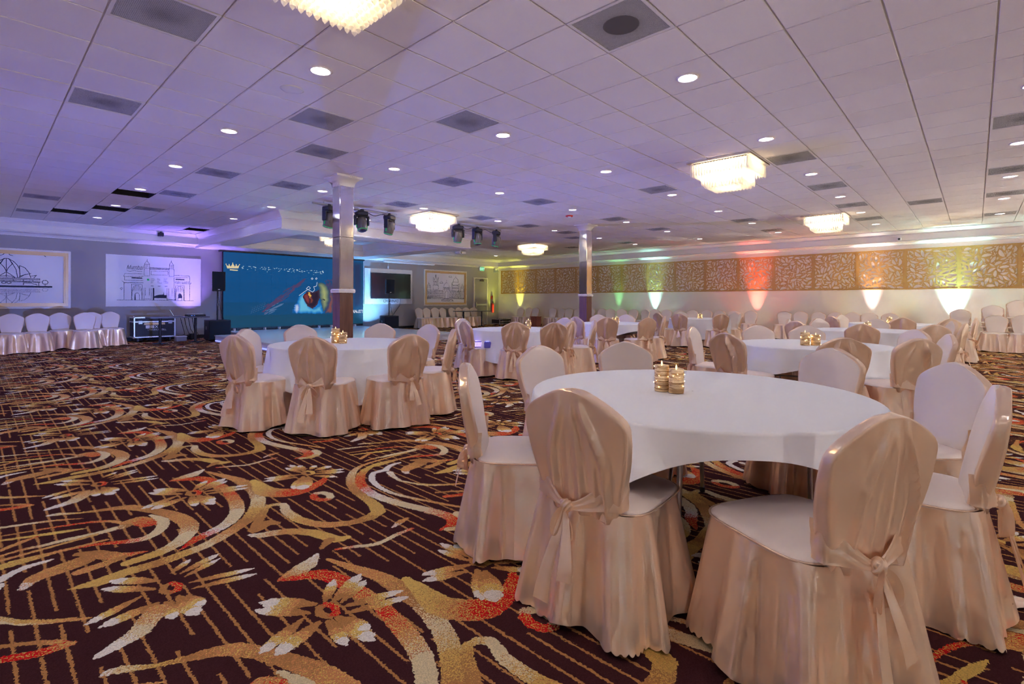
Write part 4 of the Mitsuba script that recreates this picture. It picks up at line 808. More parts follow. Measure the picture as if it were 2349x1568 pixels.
soft('picture_lime', P_([(1500, 550), (1560, 545), (1620, 590), (1660, 680), (1655, 820), (1620, 920), (1580, 980), (1555, 870), (1530, 760), (1525, 660)]), (.06, .11, .12), (.40, .44, .16), 6, .034, .006)
soft('picture_orange', P_([(1655, 640), (1690, 660), (1725, 800), (1710, 990), (1600, 1000), (1645, 900), (1668, 800)]), (.05, .06, .12), (.26, .08, .055), 4, .025, .006)
soft('picture_face_dark', P_([(1290, 760), (1340, 680), (1440, 690), (1520, 650), (1527, 770), (1490, 880), (1430, 930), (1350, 890), (1310, 820)]), (.05, .02, .035), (.02, .005, .012), 3, .03, .0092)
soft('picture_red', P_([(1295, 740), (1345, 690), (1375, 760), (1390, 870), (1335, 840)]), (.07, .012, .018), (.24, .035, .022), 3, .022, .0115)
soft('picture_red', P_([(1380, 760), (1420, 760), (1440, 830), (1400, 860)]), (.08, .02, .018), (.20, .04, .02), 2, .025, .0115)
soft('picture_yellow', P_([(1355, 690), (1395, 690), (1408, 750), (1385, 790), (1365, 740)]), (.45, .15, .03), (.75, .5, .08), 2, .02, .0135)
glow('picture_mark', [P_([(1570, 785), (1605, 800), (1600, 812), (1568, 797)])], (.01, .01, .01), .0105)
for l in ([(1335, 640), (1370, 605), (1395, 630), (1365, 655), (1335, 640)], [(1235, 740), (1300, 690), (1360, 650), (1425, 690), (1455, 655), (1440, 610), (1480, 600), (1490, 545)], [(1405, 490), (1420, 480), (1432, 492), (1418, 505), (1405, 490)], [(1465, 490), (1480, 478), (1490, 490), (1475, 504), (1465, 490)]):
    glow('picture_outline', [LineString([screen_xy(*p) for p in l]).buffer(.010, quad_segs=2)], (.62, .66, .80), .0148)
rs = np.random.default_rng(11)
red = [LineString([screen_xy(x, y), screen_xy(x + dx, y - dx * .75)]).buffer(.014, quad_segs=1) for x, y, dx in [(700 + rs.uniform(0, 560), 0, rs.uniform(40, 130)) for _ in range(60)] for y in [1000 - (x - 700) * .80 + rs.normal(0, 28)]]
red += [LineString([screen_xy(1530 + rs.uniform(0, 200), 480 + rs.uniform(0, 170)), screen_xy(1600 + rs.uniform(0, 190), 520 + rs.uniform(0, 140))]).buffer(.012, quad_segs=1) for _ in range(14)]
glow('picture_red_streak', red, (.085, .045, .12), .003)
gr = [LineString([screen_xy(x, y), screen_xy(x + dx, y - dx * .55)]).buffer(.010, quad_segs=1) for x, y, dx in [(740 + rs.uniform(0, 230), 0, rs.uniform(20, 70)) for _ in range(40)] for y in [1010 - (x - 740) * .55 + rs.normal(0, 16)]]
gr += [blob(560 + 34 * i + 8 * j, 1005 - 14 * i - 26 * j, 6, 6, 6) for i in range(6) for j in range(4)]
glow('picture_blue_streak', gr, (.085, .17, .33), .0032)
city = [blob(440 + rs.uniform(0, 1150), 0, 1, 1, 6) for _ in range(0)]
for _ in range(85):
    x = 430 + rs.uniform(0, 1160)
    y = 320 + (x - 430) * .055 + abs(rs.normal(0, 30)) - 12
    city.append(blob(x, y, rs.uniform(5, 14), rs.uniform(3, 6), 6, wob=.4))
glow('picture_city_light', city, (.45, .62, .72), .003)
crown_pts = [(222, 345), (205, 285), (235, 312), (250, 290), (272, 318), (300, 268), (330, 318), (348, 290), (365, 312), (394, 292), (380, 345)]
glow('picture_emblem', [P_(crown_pts), P_([(258, 358), (372, 366), (370, 382), (258, 374)])] + [blob(x, y, 8, 8, 8, wob=0) for x, y in ((205, 282), (250, 287), (300, 266), (348, 288), (394, 290))], (.80, .66, .38), .004, label='gold crown emblem')
tx = meshkit.text_mesh('ANJIT', .12, .0012, True)
put(f'{led}__lettering', on_stage_wall(tx, 10.44, .74, SY + .014), 'mat_emit', emit=(.75, .75, .78), weight=.4, label='white lettering')
put(led + '__corner_bracket', cat([box(SCR0 + .3 + i * .5, SCR0 + .34 + i * .5, SY - .12, SY + .02, FZ, FZ + .08) for i in range(10)]), 'mat_white_plastic')

# ---------------------------------------------------------------- pictures on the stage wall


def picture(name, label, x0, x1, z0, z1, art, text=None, frame=True, extra=None, category='picture'):
    key = thing(name, label, category)
    if frame:
        put(key + '__outer_frame', on_stage_wall(ext(sbox(x0, z0, x1, z1).difference(sbox(x0 + .06, z0 + .06, x1 - .06, z1 - .06)), .05)), 'mat_frame_white')
        g0, g1 = .055, .15
        put(key + '__gold_moulding', on_stage_wall(cat([ext(sbox(x0 + g0, z0 + g0, x1 - g0, z1 - g0).difference(sbox(x0 + g1 - .03, z0 + g1 - .03, x1 - g1 + .03, z1 - g1 + .03)), .07),
                                                       ext(sbox(x0 + g1 - .045, z0 + g1 - .045, x1 - g1 + .045, z1 - g1 + .045).difference(sbox(x0 + g1, z0 + g1, x1 - g1, z1 - g1)), .045)])), 'mat_gold_frame', label='gold moulding')
        put(key + '__sheet', on_stage_wall(ext(sbox(x0 + .1, z0 + .1, x1 - .1, z1 - .1), .012)), 'mat_paper')
        d = YW - .0125
    else:
        put(key + '__sheet', on_stage_wall(ext(sbox(x0, z0, x1, z1), .018), 0, 0, YW - .004), 'mat_paper')
        d = YW - .0225
    put(key + '__line_drawing', on_stage_wall(ext(art, .001), 0, 0, d), 'mat_print', label='dark line drawing')
    if text:
        for k, (s, h, x, z, sh) in enumerate(text):
            m = meshkit.text_mesh(s, h, .001)
            v = m.vertices.copy()
            if sh:
                v[:, 0] *= .40 / np.ptp(v[:, 0])
            v[:, 0] += sh * v[:, 1]
            m.vertices = v
            put(key + '__lettering', on_stage_wall(m, x, z, d), 'mat_print')
    return key, d


def arch(x, z, w, h, n=8):
    t = np.linspace(0, np.pi / 2, n)
    L = [(x - w / 2 * math.cos(a) ** .8, z + h * .55 + h * .45 * math.sin(a)) for a in t]
    return [(x - w / 2, z)] + L + [(2 * x - a, b) for a, b in L[::-1]] + [(x + w / 2, z)]


def rect(x0, z0, x1, z1):
    return [(x0, z0), (x1, z0), (x1, z1), (x0, z1), (x0, z0)]


# lotus temple over its reflection, in the gold frame at the left edge
cx_, k_ = .60, 1.0
LX = lambda x: cx_ + (x - 77) / (940 - 77) * (1.877 - cx_)
LZ = lambda y: 2.60 - (y - 180) / (950 - 180) * (2.60 - 1.0)


def lot(pts):
    return [(LX(x), LZ(y)) for x, y in pts]


half = [[(77, 310), (77, 550)], [(77, 480), (190, 550)], [(77, 310), (110, 312), (155, 375), (200, 450), (218, 550)], [(95, 312), (160, 340), (215, 390), (243, 440), (250, 530)], [(110, 315), (150, 378), (100, 430), (77, 480)], [(243, 395), (310, 420), (365, 480), (392, 550)],
        [(243, 395), (250, 540)], [(245, 550), (310, 510), (370, 498), (250, 530), (232, 552)], [(77, 530), (140, 535), (185, 552)], [(392, 525), (465, 517), (430, 552)], [(77, 558), (510, 560), (510, 575), (77, 572)], [(77, 590), (512, 598), (512, 608), (77, 603)], [(165, 572), (165, 590)], [(295, 572), (295, 595)],
        [(420, 572), (420, 597)], [(498, 608), (498, 650)], [(295, 645), (295, 617), (400, 617), (430, 630), (470, 635), (470, 645)], [(540, 600), (560, 580), (600, 578), (625, 602), (610, 625), (560, 628), (540, 600)], [(583, 628), (583, 650)], [(85, 610), (105, 598), (130, 605), (137, 620), (110, 632), (85, 622), (85, 610)], [(390, 238), (470, 242), (490, 228), (530, 225), (560, 245), (590, 268)],
        [(77, 222), (120, 265), (160, 275)]]
art = []
for l in half:
    art.append(lot(l))
    art.append(lot([(154 - x, y) for x, y in l]))
la = lines(art, .014)
refl = affinity.scale(lines([lot(l) for l in half[:9] + half[10:12] + half[17:18]] + [lot([(154 - x, y) for x, y in l]) for l in half[:9] + half[10:12] + half[17:18]], .007), 1, -.72, origin=(cx_, LZ(662)))
bar = sbox(LX(154 - 680), LZ(675), LX(680), LZ(653))
picture('framed_picture', 'large gold framed line drawing of a lotus-shaped temple above a row of covered chairs', 2 * cx_ - 1.877, 1.877, 1.0, 2.60, union_all([la, refl, bar]))

# Mumbai gate poster
MX = lambda x, y=0: 2.65 + (x - 198) / (2176 - 198) * 2.46 * (1.0 + .0 * x)


def mum(pts):
    o = []
    for x, y in pts:
        yt = 205 + (x - 198) * .0525
        o.append((MX(x), 1.045 + (1290 - (x - 198) * .008 - y) / (1290 - (x - 198) * .008 - yt) * 1.545))
    return o


M = [[(400, 1150), (2010, 1165)], [(545, 1150), (545, 790)], [(1920, 1160), (1920, 820)], [(500, 755), (545, 790), (930, 795)], [(545, 740), (930, 755)], [(555, 670), (555, 740)], [(530, 650), (555, 670), (945, 665)], [(560, 605), (945, 615)], [(560, 605), (545, 650)], [(690, 825), (690, 1150)], [(690, 825), (905, 835), (905, 1150)],
     [(1570, 690), (1580, 1160)], [(1560, 640), (1905, 655), (1920, 690), (1575, 690)], [(1590, 770), (1920, 780)], [(1590, 790), (1955, 800), (1920, 830)], [(1605, 850), (1605, 1160)], [(1605, 850), (1795, 855), (1795, 1160)], [(1920, 690), (1920, 780)],
     [(945, 490), (945, 650), (1055, 655), (1055, 495), (945, 490)], [(1465, 510), (1465, 665), (1570, 668), (1570, 515), (1465, 510)], [(950, 400), (950, 490)], [(1050, 405), (1050, 490)], [(1470, 430), (1470, 510)], [(1558, 435), (1558, 515)], [(945, 410), (1000, 340), (1055, 412), (945, 410)], [(1000, 340), (1000, 305)],
     [(1465, 430), (1512, 360), (1560, 435), (1465, 430)], [(1512, 360), (1512, 335)], [(1055, 480), (1465, 500)], [(1055, 515), (1465, 530)], [(1085, 550), (1440, 565), (1440, 640), (1085, 630), (1085, 550)], [(940, 900), (940, 1155)], [(1085, 900), (1090, 1160)], [(1420, 910), (1420, 1160)], [(1590, 910), (1590, 1160)], [(970, 905), (970, 1060)], [(1050, 905), (1050, 1060)], [(1460, 910), (1460, 1070)], [(1530, 910), (1530, 1070)], [(915, 1130), (1095, 1135)], [(1415, 1135), (1600, 1145)], [(985, 480), (985, 420)], [(1015, 480), (1015, 420)], [(1500, 500), (1500, 440)], [(1525, 500), (1525, 440)],
     [(590, 540), (660, 565), (740, 540), (820, 560), (905, 565)], [(470, 915), (495, 895), (520, 915), (495, 940), (470, 915)]]
ml = [mum(l) for l in M]
for ax, az0, az1, w in ((800, 1150, 850, 190), (1700, 1160, 865, 175)):
    p = arch(0, 0, 1, 1)
    ml.append(mum([(ax + u * w, az0 + (az1 - az0) * v) for u, v in p]))
    ml.append(mum([(ax + u * w * .5, az0 + (az1 - az0) * .48 * v) for u, v in p]))
    ml += [mum([(ax + u * w, az0 + (az1 - az0) * .62), (ax + u * w, az0 + (az1 - az0) * (.98 - 1.4 * u * u))]) for u in (-.4, -.25, -.1, .1, .25, .4)]
for i in range(26):
    ml.append(mum([(1060 + i * 16, 480 + i * .8), (1060 + i * 16, 514 + i * .8)]))
for i in range(18):
    ml.append(mum([(550 + i * 21, 792), (560 + i * 21, 805)]))
    ml.append(mum([(1600 + i * 19, 800 + i * .5), (1608 + i * 19, 815 + i * .5)]))
ma = union_all([lines(ml, .009)] + [Polygon(mum(p)) for p in ([(1120, 905), (1150, 905), (1150, 1155), (1120, 1155)], [(1150, 1110), (1410, 1115), (1410, 1050), (1360, 1050), (1350, 985), (1340, 1040), (1270, 1040), (1200, 1055), (1150, 1075)], [(1665, 1115), (1668, 1050), (1700, 1015), (1735, 1045), (1745, 1110)], [(755, 1150), (760, 1050), (790, 1010), (772, 1050), (775, 1150)],
                                            [(690, 680), (905, 690), (905, 715), (690, 705)], [(1605, 712), (1800, 722), (1800, 745), (1605, 735)])])
mk, md = picture('city_poster', 'white poster with a line drawing of a city gateway, lettered Mumbai, lit violet', 2.65, 5.11, 1.045, 2.59, ma, [('Mumbai', .125, mum([(585, 515)])[0][0], mum([(585, 515)])[0][1], .28)], frame=False, category='poster')
nk = thing('notice_sheet', 'paper notice sheet taped over the middle of the gateway poster', 'notice')
n0, n1 = mum([(935, 890)])[0], mum([(1535, 680)])[0]
put(nk + '__sheet', on_stage_wall(ext(sbox(n0[0], n0[1], n1[0], n1[1]), .002), 0, 0, md - .0015), 'mat_paper')
rs = np.random.default_rng(5)
put(nk + '__print', on_stage_wall(ext(union_all([sbox(n0[0] + .17 + a * .17, n1[1] - .07 - b * .033, n0[0] + .17 + a * .17 + rs.uniform(.05, .13), n1[1] - .058 - b * .033) for a in range(3) for b in range(5)] + [sbox(n0[0] + .18 + a * .18, n0[1] + .03, n0[0] + .25 + a * .18, n0[1] + .055) for a in range(3)]), .001), 0, 0, md - .0036), 'mat_print_grey')
put(nk + '__green_square', on_stage_wall(ext(sbox(n0[0] + .08, n1[1] - .13, n0[0] + .14, n1[1] - .07), .001), 0, 0, md - .0036), 'mat_exit_green')

# poster behind the television
put_tv = thing('city_poster', 'white poster lettered CHENNAI hidden behind the wall television', 'poster')
put(put_tv + '__sheet', on_stage_wall(ext(sbox(11.13, 1.09, 13.54, 2.61), .018), 0, 0, YW - .004), 'mat_paper')
put(put_tv + '__lettering', on_stage_wall(meshkit.text_mesh('CHENNAI', .12, .001), 12.03, 1.165, YW - .0225), 'mat_print')
tv = thing('television', 'black flat wall television over the CHENNAI poster', 'television')
put(tv + '__screen', bbox(11.41, 13.37, YW - .115, YW - .105, 1.345, 2.405, .003), 'mat_black_gloss')
put(tv + '__bezel', cat([bbox(11.39, 13.39, YW - .112, YW - .06, 1.325, 2.425, .008), box(12.0, 12.8, YW - .06, YW - .024, 1.6, 2.1)]), 'mat_black')
put(tv + '__cable', tube([(12.9, YW - .05, 1.33), (12.85, YW - .03, 1.0), (12.5, YW - .04, .6), (12.3, YW - .12, .45), (12.2, YW - .2, .3)], .008), 'mat_black')

# Kolkata skyline picture
KX = lambda x: 14.20 + (x - 1258) / (2062 - 1258) * 2.63
KZ = lambda y: 1.008 + (995 - y) / (995 - 330) * 1.69


def kol(pts):
    return [(KX(x), KZ(y)) for x, y in pts]


kl = [kol([(1310, 860), (2010, 868)]), kol([(1310, 840), (1610, 845)]), kol([(1730, 845), (2010, 852)]), kol([(1310, 705), (1610, 712)]), kol([(1730, 712), (2010, 718)]), kol([(1310, 770), (1620, 775)]), kol([(1730, 775), (2010, 780)])]
kl += [kol(rect(1425, 695, 1515, 610)), kol(rect(1432, 610, 1508, 540)), kol([(1425, 540), (1425, 470), (1445, 520), (1470, 440), (1495, 520), (1515, 470), (1515, 540)]), kol(rect(1463, 455, 1480, 425)), kol(arch(1470, 610, 34, -60))]
kl += [kol(rect(1630, 860, 1722, 660)), kol(arch(1675, 860, 50, -150)), kol([(1600, 680), (1750, 684)]), kol([(1615, 660), (1620, 620), (1640, 580), (1670, 555), (1700, 580), (1722, 620), (1726, 660)]), kol([(1670, 555), (1670, 510)]), kol([(1605, 650), (1745, 652)])]
kl += [kol([(1770, 640), (1800, 610), (1845, 598), (1890, 612), (1920, 640)]), kol([(1770, 655), (1920, 660)]), kol(rect(1790, 600, 1900, 545)), kol([(1800, 545), (1805, 500), (1820, 480), (1850, 450), (1880, 480), (1895, 505), (1898, 545)]), kol([(1848, 450), (1848, 425)]), kol([(1775, 640), (1770, 560), (1785, 600)]), kol([(1915, 640), (1925, 570), (1905, 600)]), kol(rect(1778, 850, 1912, 660))]
for a, b in ((1345, 600), (1980, 605)):
    kl += [kol(rect(a - 32, 865, a + 32, b + 60)), kol([(a - 30, b + 60), (a - 20, b + 10), (a, b - 15), (a + 20, b + 10), (a + 30, b + 60)]), kol([(a, b - 15), (a, b - 40)]), kol([(a - 30, b + 30), (a + 30, b + 30)])]
for i in range(22):
    x = 1320 + i * 31
    if not 1610 < x < 1730:
        kl += [kol(arch(x, 765, 15, -45)), kol(rect(x - 7, 835, x + 7, 795))]
kl += [kol([(1540, 575), (1555, 550), (1575, 538), (1595, 553), (1605, 575), (1540, 575)]), kol([(1715, 450), (1725, 430), (1745, 422), (1765, 435), (1772, 455), (1715, 450)])]
picture('framed_picture', 'gold framed line drawing of a skyline lettered KOLKATA, beside the exit door', 14.20, 16.83, 1.008, 2.70, lines(kl, .013), [('KOLKATA', .115, KX(1575), KZ(918), 0)])

# pull-down screen case, projector, door, exit signs, extinguisher
rc = thing('projection_screen', 'rolled white projection screen case with a pull tag above the television', 'projection screen')
put(rc + '__case', cyl((12.0, YW - .11, 2.93), (14.72, YW - .11, 2.93), .045, 16), 'mat_white_plastic', 40)
put(rc + '__bracket', cat([box(x, x + .04, YW - .14, YW - .055, 2.90, 2.98) for x in (12.0, 14.66)]), 'mat_white_plastic')
put(rc + '__pull_tag', cat([box(12.19, 12.25, YW - .11, YW - .09, 2.62, 2.74), box(12.217, 12.223, YW - .103, YW - .097, 2.74, 2.92)]), 'mat_white_plastic')
pj = thing('projector', 'small white projector hung from the ceiling past the stage soffit', 'projector')
put(pj + '__body', bbox(12.50, 12.84, 14.3, 14.58, 3.02, 3.13, .02), 'mat_white_plastic', 30)
put(pj + '__mount', cyl((12.67, 14.44, 3.13), (12.67, 14.44, CEIL), .02), 'mat_white_plastic', 40)
put(pj + '__lens', cyl((12.59, 14.3, 3.075), (12.59, 14.27, 3.075), .035), 'mat_black_gloss', 40)

struct('door_1', 'grey exit door with push bar')
put('door_1', bbox(17.38, 18.22, YW - .045, YW - .004, .01, 2.36, .004), 'mat_door' if 'mat_door' in scene else 'mat_wall_grey')
put('door_1__frame', cat([box(17.30, 17.375, YW - .06, YW, 0, 2.43), box(18.225, 18.30, YW - .06, YW, 0, 2.43), box(17.375, 18.225, YW - .06, YW, 2.365, 2.43)]), 'mat_frame_white')
put('door_1__push_bar', cat([bbox(17.42, 18.18, YW - .115, YW - .075, 1.00, 1.08, .008), box(17.43, 17.50, YW - .08, YW - .045, .97, 1.11), box(18.10, 18.17, YW - .08, YW - .045, .97, 1.11), box(17.42, 17.47, YW - .11, YW - .075, .92, 1.16)]), 'mat_steel')
put('door_1__closer', cat([bbox(17.72, 17.98, YW - .10, YW - .045, 2.24, 2.32, .006), box(17.80, 18.1, YW - .09, YW - .075, 2.33, 2.345)]), 'mat_dark_metal')


def exit_sign(x, y, z, label):
    key = thing('exit_sign', label, 'sign')
    put(key + '__housing', bbox(x - .17, x + .17, y - .06, y, z - .11, z + .11, .01), 'mat_white_plastic')
    put(key + '__lit_panel', bbox(x - .15, x + .15, y - .066, y - .058, z - .09, z + .09, .003), 'mat_emit', emit=(.06, .62, .22), weight=.3)
    tm = meshkit.text_mesh('EXIT', .11, .002, True)
    w = tm.bounds[1][0]
    put(key + '__lettering', on_stage_wall(tm, x - w / 2, z - .055, y - .066), 'mat_emit', emit=(.85, 1.0, .9), weight=.2)


exit_sign(17.87, YW - .01, 2.885, 'green lit EXIT sign on the wall above the exit door')
em = thing('emergency_light', 'grey twin-lamp emergency light high in the wall corner', 'emergency light')
put(em + '__housing', bbox(18.78, 19.02, YW - .10, YW, 2.74, 2.90, .012), 'mat_print_grey')
put(em + '__lamp_head', cat([cyl((x, YW - .10, 2.92), (x, YW - .17, 2.90), .05, 14) for x in (18.82, 18.98)]), 'mat_white_plastic', 40)
fe = thing('fire_extinguisher', 'red fire extinguisher hung on the wall right of the exit door', 'fire extinguisher')
put(fe + '__cylinder', lathe([(.0001, .62), (.06, .62), (.068, .66), (.068, 1.05), (.05, 1.11), (.025, 1.13), (.0001, 1.13)], 18, (18.62, YW - .09, 0)), 'mat_red', 40)
put(fe + '__valve', cat([cyl((18.62, YW - .09, 1.12), (18.62, YW - .09, 1.19), .018), box(18.56, 18.68, YW - .10, YW - .08, 1.18, 1.205)]), 'mat_black')
put(fe + '__hose', tube([(18.64, YW - .09, 1.17), (18.71, YW - .09, 1.12), (18.705, YW - .09, .9), (18.69, YW - .09, .74)], .01), 'mat_black')
put(fe + '__bracket', box(18.58, 18.66, YW - .02, YW, .7, 1.1), 'mat_dark_metal')
ps = thing('pull_station', 'small red fire alarm pull station above the extinguisher', 'fire alarm')
put(ps + '__box', bbox(18.56, 18.68, YW - .05, YW, 1.34, 1.50, .008), 'mat_red')
put(ps + '__handle', bbox(18.585, 18.655, YW - .065, YW - .05, 1.38, 1.41, .004), 'mat_white_plastic')
ol = thing('wall_outlet', 'white power outlet with plugs on the wall under the mixer table', 'outlet')
put(ol + '__plate', bbox(4.05, 4.20, YW - .012, YW, .25, .37, .003), 'mat_white_plastic')
put(ol + '__plug', cat([bbox(4.08, 4.12, YW - .05, YW - .012, .29, .33, .005), bbox(4.14, 4.18, YW - .05, YW - .012, .29, .33, .005)]), 'mat_black')
sc_ = thing('security_camera', 'small black security camera on the soffit beside the violet light', 'camera')
put(sc_ + '__body', bbox(3.84, 3.98, YS - .14, YS - .02, 3.19, 3.30, .01), 'mat_black')
put(sc_ + '__bracket', box(3.89, 3.93, YS - .10, YS - .06, 3.30, CEIL), 'mat_black')
sc2 = thing('security_camera', 'small white dome camera on the soffit over the gold lattice', 'camera')
put(sc2 + '__body', cat([bbox(XS - .10, XS - .01, 1.62, 1.72, 3.06, 3.15, .01)]), 'mat_white_plastic')
put(sc2 + '__lens', cyl((XS - .10, 1.67, 3.10), (XS - .12, 1.67, 3.10), .028), 'mat_black_gloss', 40)

# ---------------------------------------------------------------- columns


def pillar(cx, cy, label):
    key = thing('column', label, 'column', 'mirrored columns')
    h = .125
    put(key + '__wood_base', bbox(cx - h, cx + h, cy - h, cy + h, 0, 1.375, .004), 'mat_wood', label='dark wood lower part')
    put(key + '__core', box(cx - h + .01, cx + h - .01, cy - h + .01, cy + h - .01, 1.43, 3.22), 'mat_dark_metal')
    for z0, z1 in ((1.435, 2.32), (2.325, 3.215)):
        for sx, sy in ((-1, 0), (1, 0), (0, -1), (0, 1)):
            a = h - .003
            m = bbox(cx + sx * h - (.006 if sx else a), cx + sx * h + (.006 if sx else a), cy + sy * h - (.006 if sy else a), cy + sy * h + (.006 if sy else a), z0, z1, .004)
            put(key + '__mirror_panel', m, 'mat_mirror')
    o = [(cx - h, cy - h), (cx + h, cy - h), (cx + h, cy + h), (cx - h, cy + h)]
    put(key + '__ledge_moulding', crown(o, [(0, 1.372), (.022, 1.372), (.026, 1.39), (.026, 1.42), (.018, 1.438), (0, 1.44)], True, 1), 'mat_trim_white', 30)
    put(key + '__capital', crown(o, [(0, 3.19), (.012, 3.195), (.014, 3.205), (.02, 3.25), (.045, 3.29), (.085, 3.325), (.11, 3.332), (.115, 3.355), (.118, CEIL)], True, 1), 'mat_trim_white', 30)
    put(key + '__beading', beads(o, .12, 3.345, 1, True, .035, .009), 'mat_trim_white', kind='stuff')
    put(key + '__beading', beads(o, .029, 1.405, 1, True, .03, .008), 'mat_trim_white', kind='stuff')


pillar(4.355, 8.03, 'mirrored square column with wood base behind the table by the stage')
pillar(11.63, 7.99, 'mirrored square column with wood base among the far tables')

# ---------------------------------------------------------------- moving heads on ceiling pipes
PYH = 10.25


def moving_head(x, yaw, tilt, label):
    key = thing('moving_head', label, 'stage light', 'moving-head stage lights')
    to = T().translate([x, PYH, 3.29]).rotate([0, 0, 1], yaw)
    put(key + '__base', cat([bbox(-.13, .13, -.10, .10, -.13, -.03, .02), bbox(-.05, .05, -.03, .03, -.03, .03, .01)]), 'mat_black', 30, to=to)
    arms = []
    for s in (-1, 1):
        arms.append(bbox(s * .150 - .02, s * .150 + .02, -.055, .055, -.34, -.12, .012))
    put(key + '__yoke', cat(arms + [bbox(-.165, .165, -.055, .055, -.155, -.125, .01)]), 'mat_black', 30, to=to)
    hd = lathe([(.0001, -.165), (.075, -.165), (.092, -.15), (.105, -.05), (.112, .03), (.098, .10), (.06, .13), (.0001, .135)], 20)
    ht = to @ T().translate([0, 0, -.30]).rotate([1, 0, 0], tilt).scale(1.12)
    put(key + '__head', hd, 'mat_head', 40, to=ht)
    put(key + '__lens', lathe([(.0001, -.172), (.05, -.170), (.07, -.166)], 18), 'mat_black_gloss', 40, to=ht)
    if 5.9 < x < 6.9 or 9 < x < 10:
        scene[key + '_beam'] = {'type': 'spot', 'to_world': T().look_at(origin=[x, PYH + .03, 2.80], target=[float(7.9 + (x - 7.9) * .3), 15.3, FZ], up=[0, 0, 1]), 'intensity': rgb(10., 75., 240.), 'cutoff_angle': 26.0, 'beam_width': 12.0, 'sampling_weight': 2.0}  # added blue beam to brighten the deck; the heads look unlit
    put(key + '__glint_ring', lathe([(.086, -.150), (.094, -.152), (.0975, -.140), (.090, -.138), (.086, -.150)], 20), 'mat_emit', True, emit=(.02, .30, .11), weight=.05, to=ht, label='green reflected glint on the rim')  # green reflection on the head, put in as a glowing ring
    put(key + '__glint_strip', cat([bbox(s * .107 - .008, s * .107 + .008, -.012, .012, -.10, .04, .003) for s in (-1, 1)]), 'mat_exit_green', to=ht, label='painted green glint strip')  # flat green colour stands in for the reflected glint


mat('mat_head', (.10, .09, .08), .3, .5)
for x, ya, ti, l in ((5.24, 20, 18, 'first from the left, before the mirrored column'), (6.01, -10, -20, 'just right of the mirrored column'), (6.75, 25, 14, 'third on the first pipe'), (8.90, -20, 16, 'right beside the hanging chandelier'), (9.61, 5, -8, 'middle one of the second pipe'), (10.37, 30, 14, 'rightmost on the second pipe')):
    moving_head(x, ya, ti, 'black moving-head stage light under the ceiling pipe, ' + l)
for x0, x1, l in ((4.86, 6.95, 'grey ceiling pipe holding three stage lights behind the mirrored column'), (8.70, 10.55, 'grey ceiling pipe holding three stage lights right of the chandelier')):
    key = thing('lighting_pipe', l, 'lighting pipe')
    put(key + '__pipe', cyl((x0, PYH, 3.30), (x1, PYH, 3.30), .024, 14), 'mat_steel', 40)
    put(key + '__hanger', cat([cyl((x, PYH, 3.30), (x, PYH, CEIL), .012, 8) for x in (x0 + .25, x1 - .25)]), 'mat_steel', 40)
    put(key + '__cable', tube([(x0 + .3 + .05 * k, PYH + .02, 3.27 - .06 * math.sin(k * .33) ** 2) for k in range(int((x1 - x0 - .5) / .05))], .007, 6), 'mat_black', 40)

# ---------------------------------------------------------------- loudspeakers, cases, tables by the walls


def sub_and_top(x, y, rot, side, z0=0):
    sb = thing('subwoofer', f'large black subwoofer cabinet {side}', 'subwoofer')
    to = T().translate([x, y, z0]).rotate([0, 0, 1], rot)
    put(sb + '__cabinet', bbox(-.30, .30, -.32, .30, .03, .63, .012), 'mat_black', to=to)
    put(sb + '__grille', bbox(-.285, .285, -.335, -.318, .06, .60, .006), 'mat_black_cloth', to=to)
    put(sb + '__handle', cat([bbox(s * .30 - .006, s * .30 + .006, -.08, .08, .34, .44, .004) for s in (-1, 1)]), 'mat_dark_metal', to=to)
    put(sb + '__foot', cat([cyl((a, b, 0), (a, b, .03), .025, 10) for a in (-.24, .24) for b in (-.25, .25)]), 'mat_black', to=to)
    pl = thing('speaker_pole', f'black speaker pole rising from the subwoofer {side}', 'speaker stand')
    put(pl + '__lower_tube', cyl((0, 0, .63), (0, 0, 1.1), .022, 14), 'mat_black', 40, to=to)
    put(pl + '__upper_tube', cyl((0, 0, 1.1), (0, 0, 1.55), .016, 14), 'mat_black', 40, to=to)
    put(pl + '__collar', cat([cyl((0, 0, 1.06), (0, 0, 1.14), .032, 14), cyl((0, 0, 1.10), (.07, 0, 1.10), .012, 8)]), 'mat_dark_metal', 40, to=to)
    sp = thing('loudspeaker', f'black loudspeaker box on the pole {side}', 'loudspeaker')
    import manifold3d
    pts = [(a * w, b, c) for c in (1.52, 2.12) for a in (-1, 1) for b, w in ((-.17, .18), (.17, .11))]
    put(sp + '__cabinet', trimesh.convex.convex_hull(np.array(pts)), 'mat_black', to=to)
    put(sp + '__grille', bbox(-.168, .168, -.182, -.168, 1.54, 2.10, .006), 'mat_black_cloth', to=to)
    put(sp + '__badge', bbox(-.03, .03, -.186, -.181, 1.56, 1.58, .002), 'mat_white_plastic', to=to)
    put(pl + '__cable', tube([(.05, .16, 1.7), (.07, .18, 1.3), (.12, .1, .9), (.2, .2, .7), (.36, .3, .4), (.4, .32, .02)], .007, 6), 'mat_black', 40, to=to)


sub_and_top(5.16, 17.25, -4, 'left of the LED screen')
sub_and_top(11.55, 17.55, -14, 'right of the LED screen, before the television', 0)

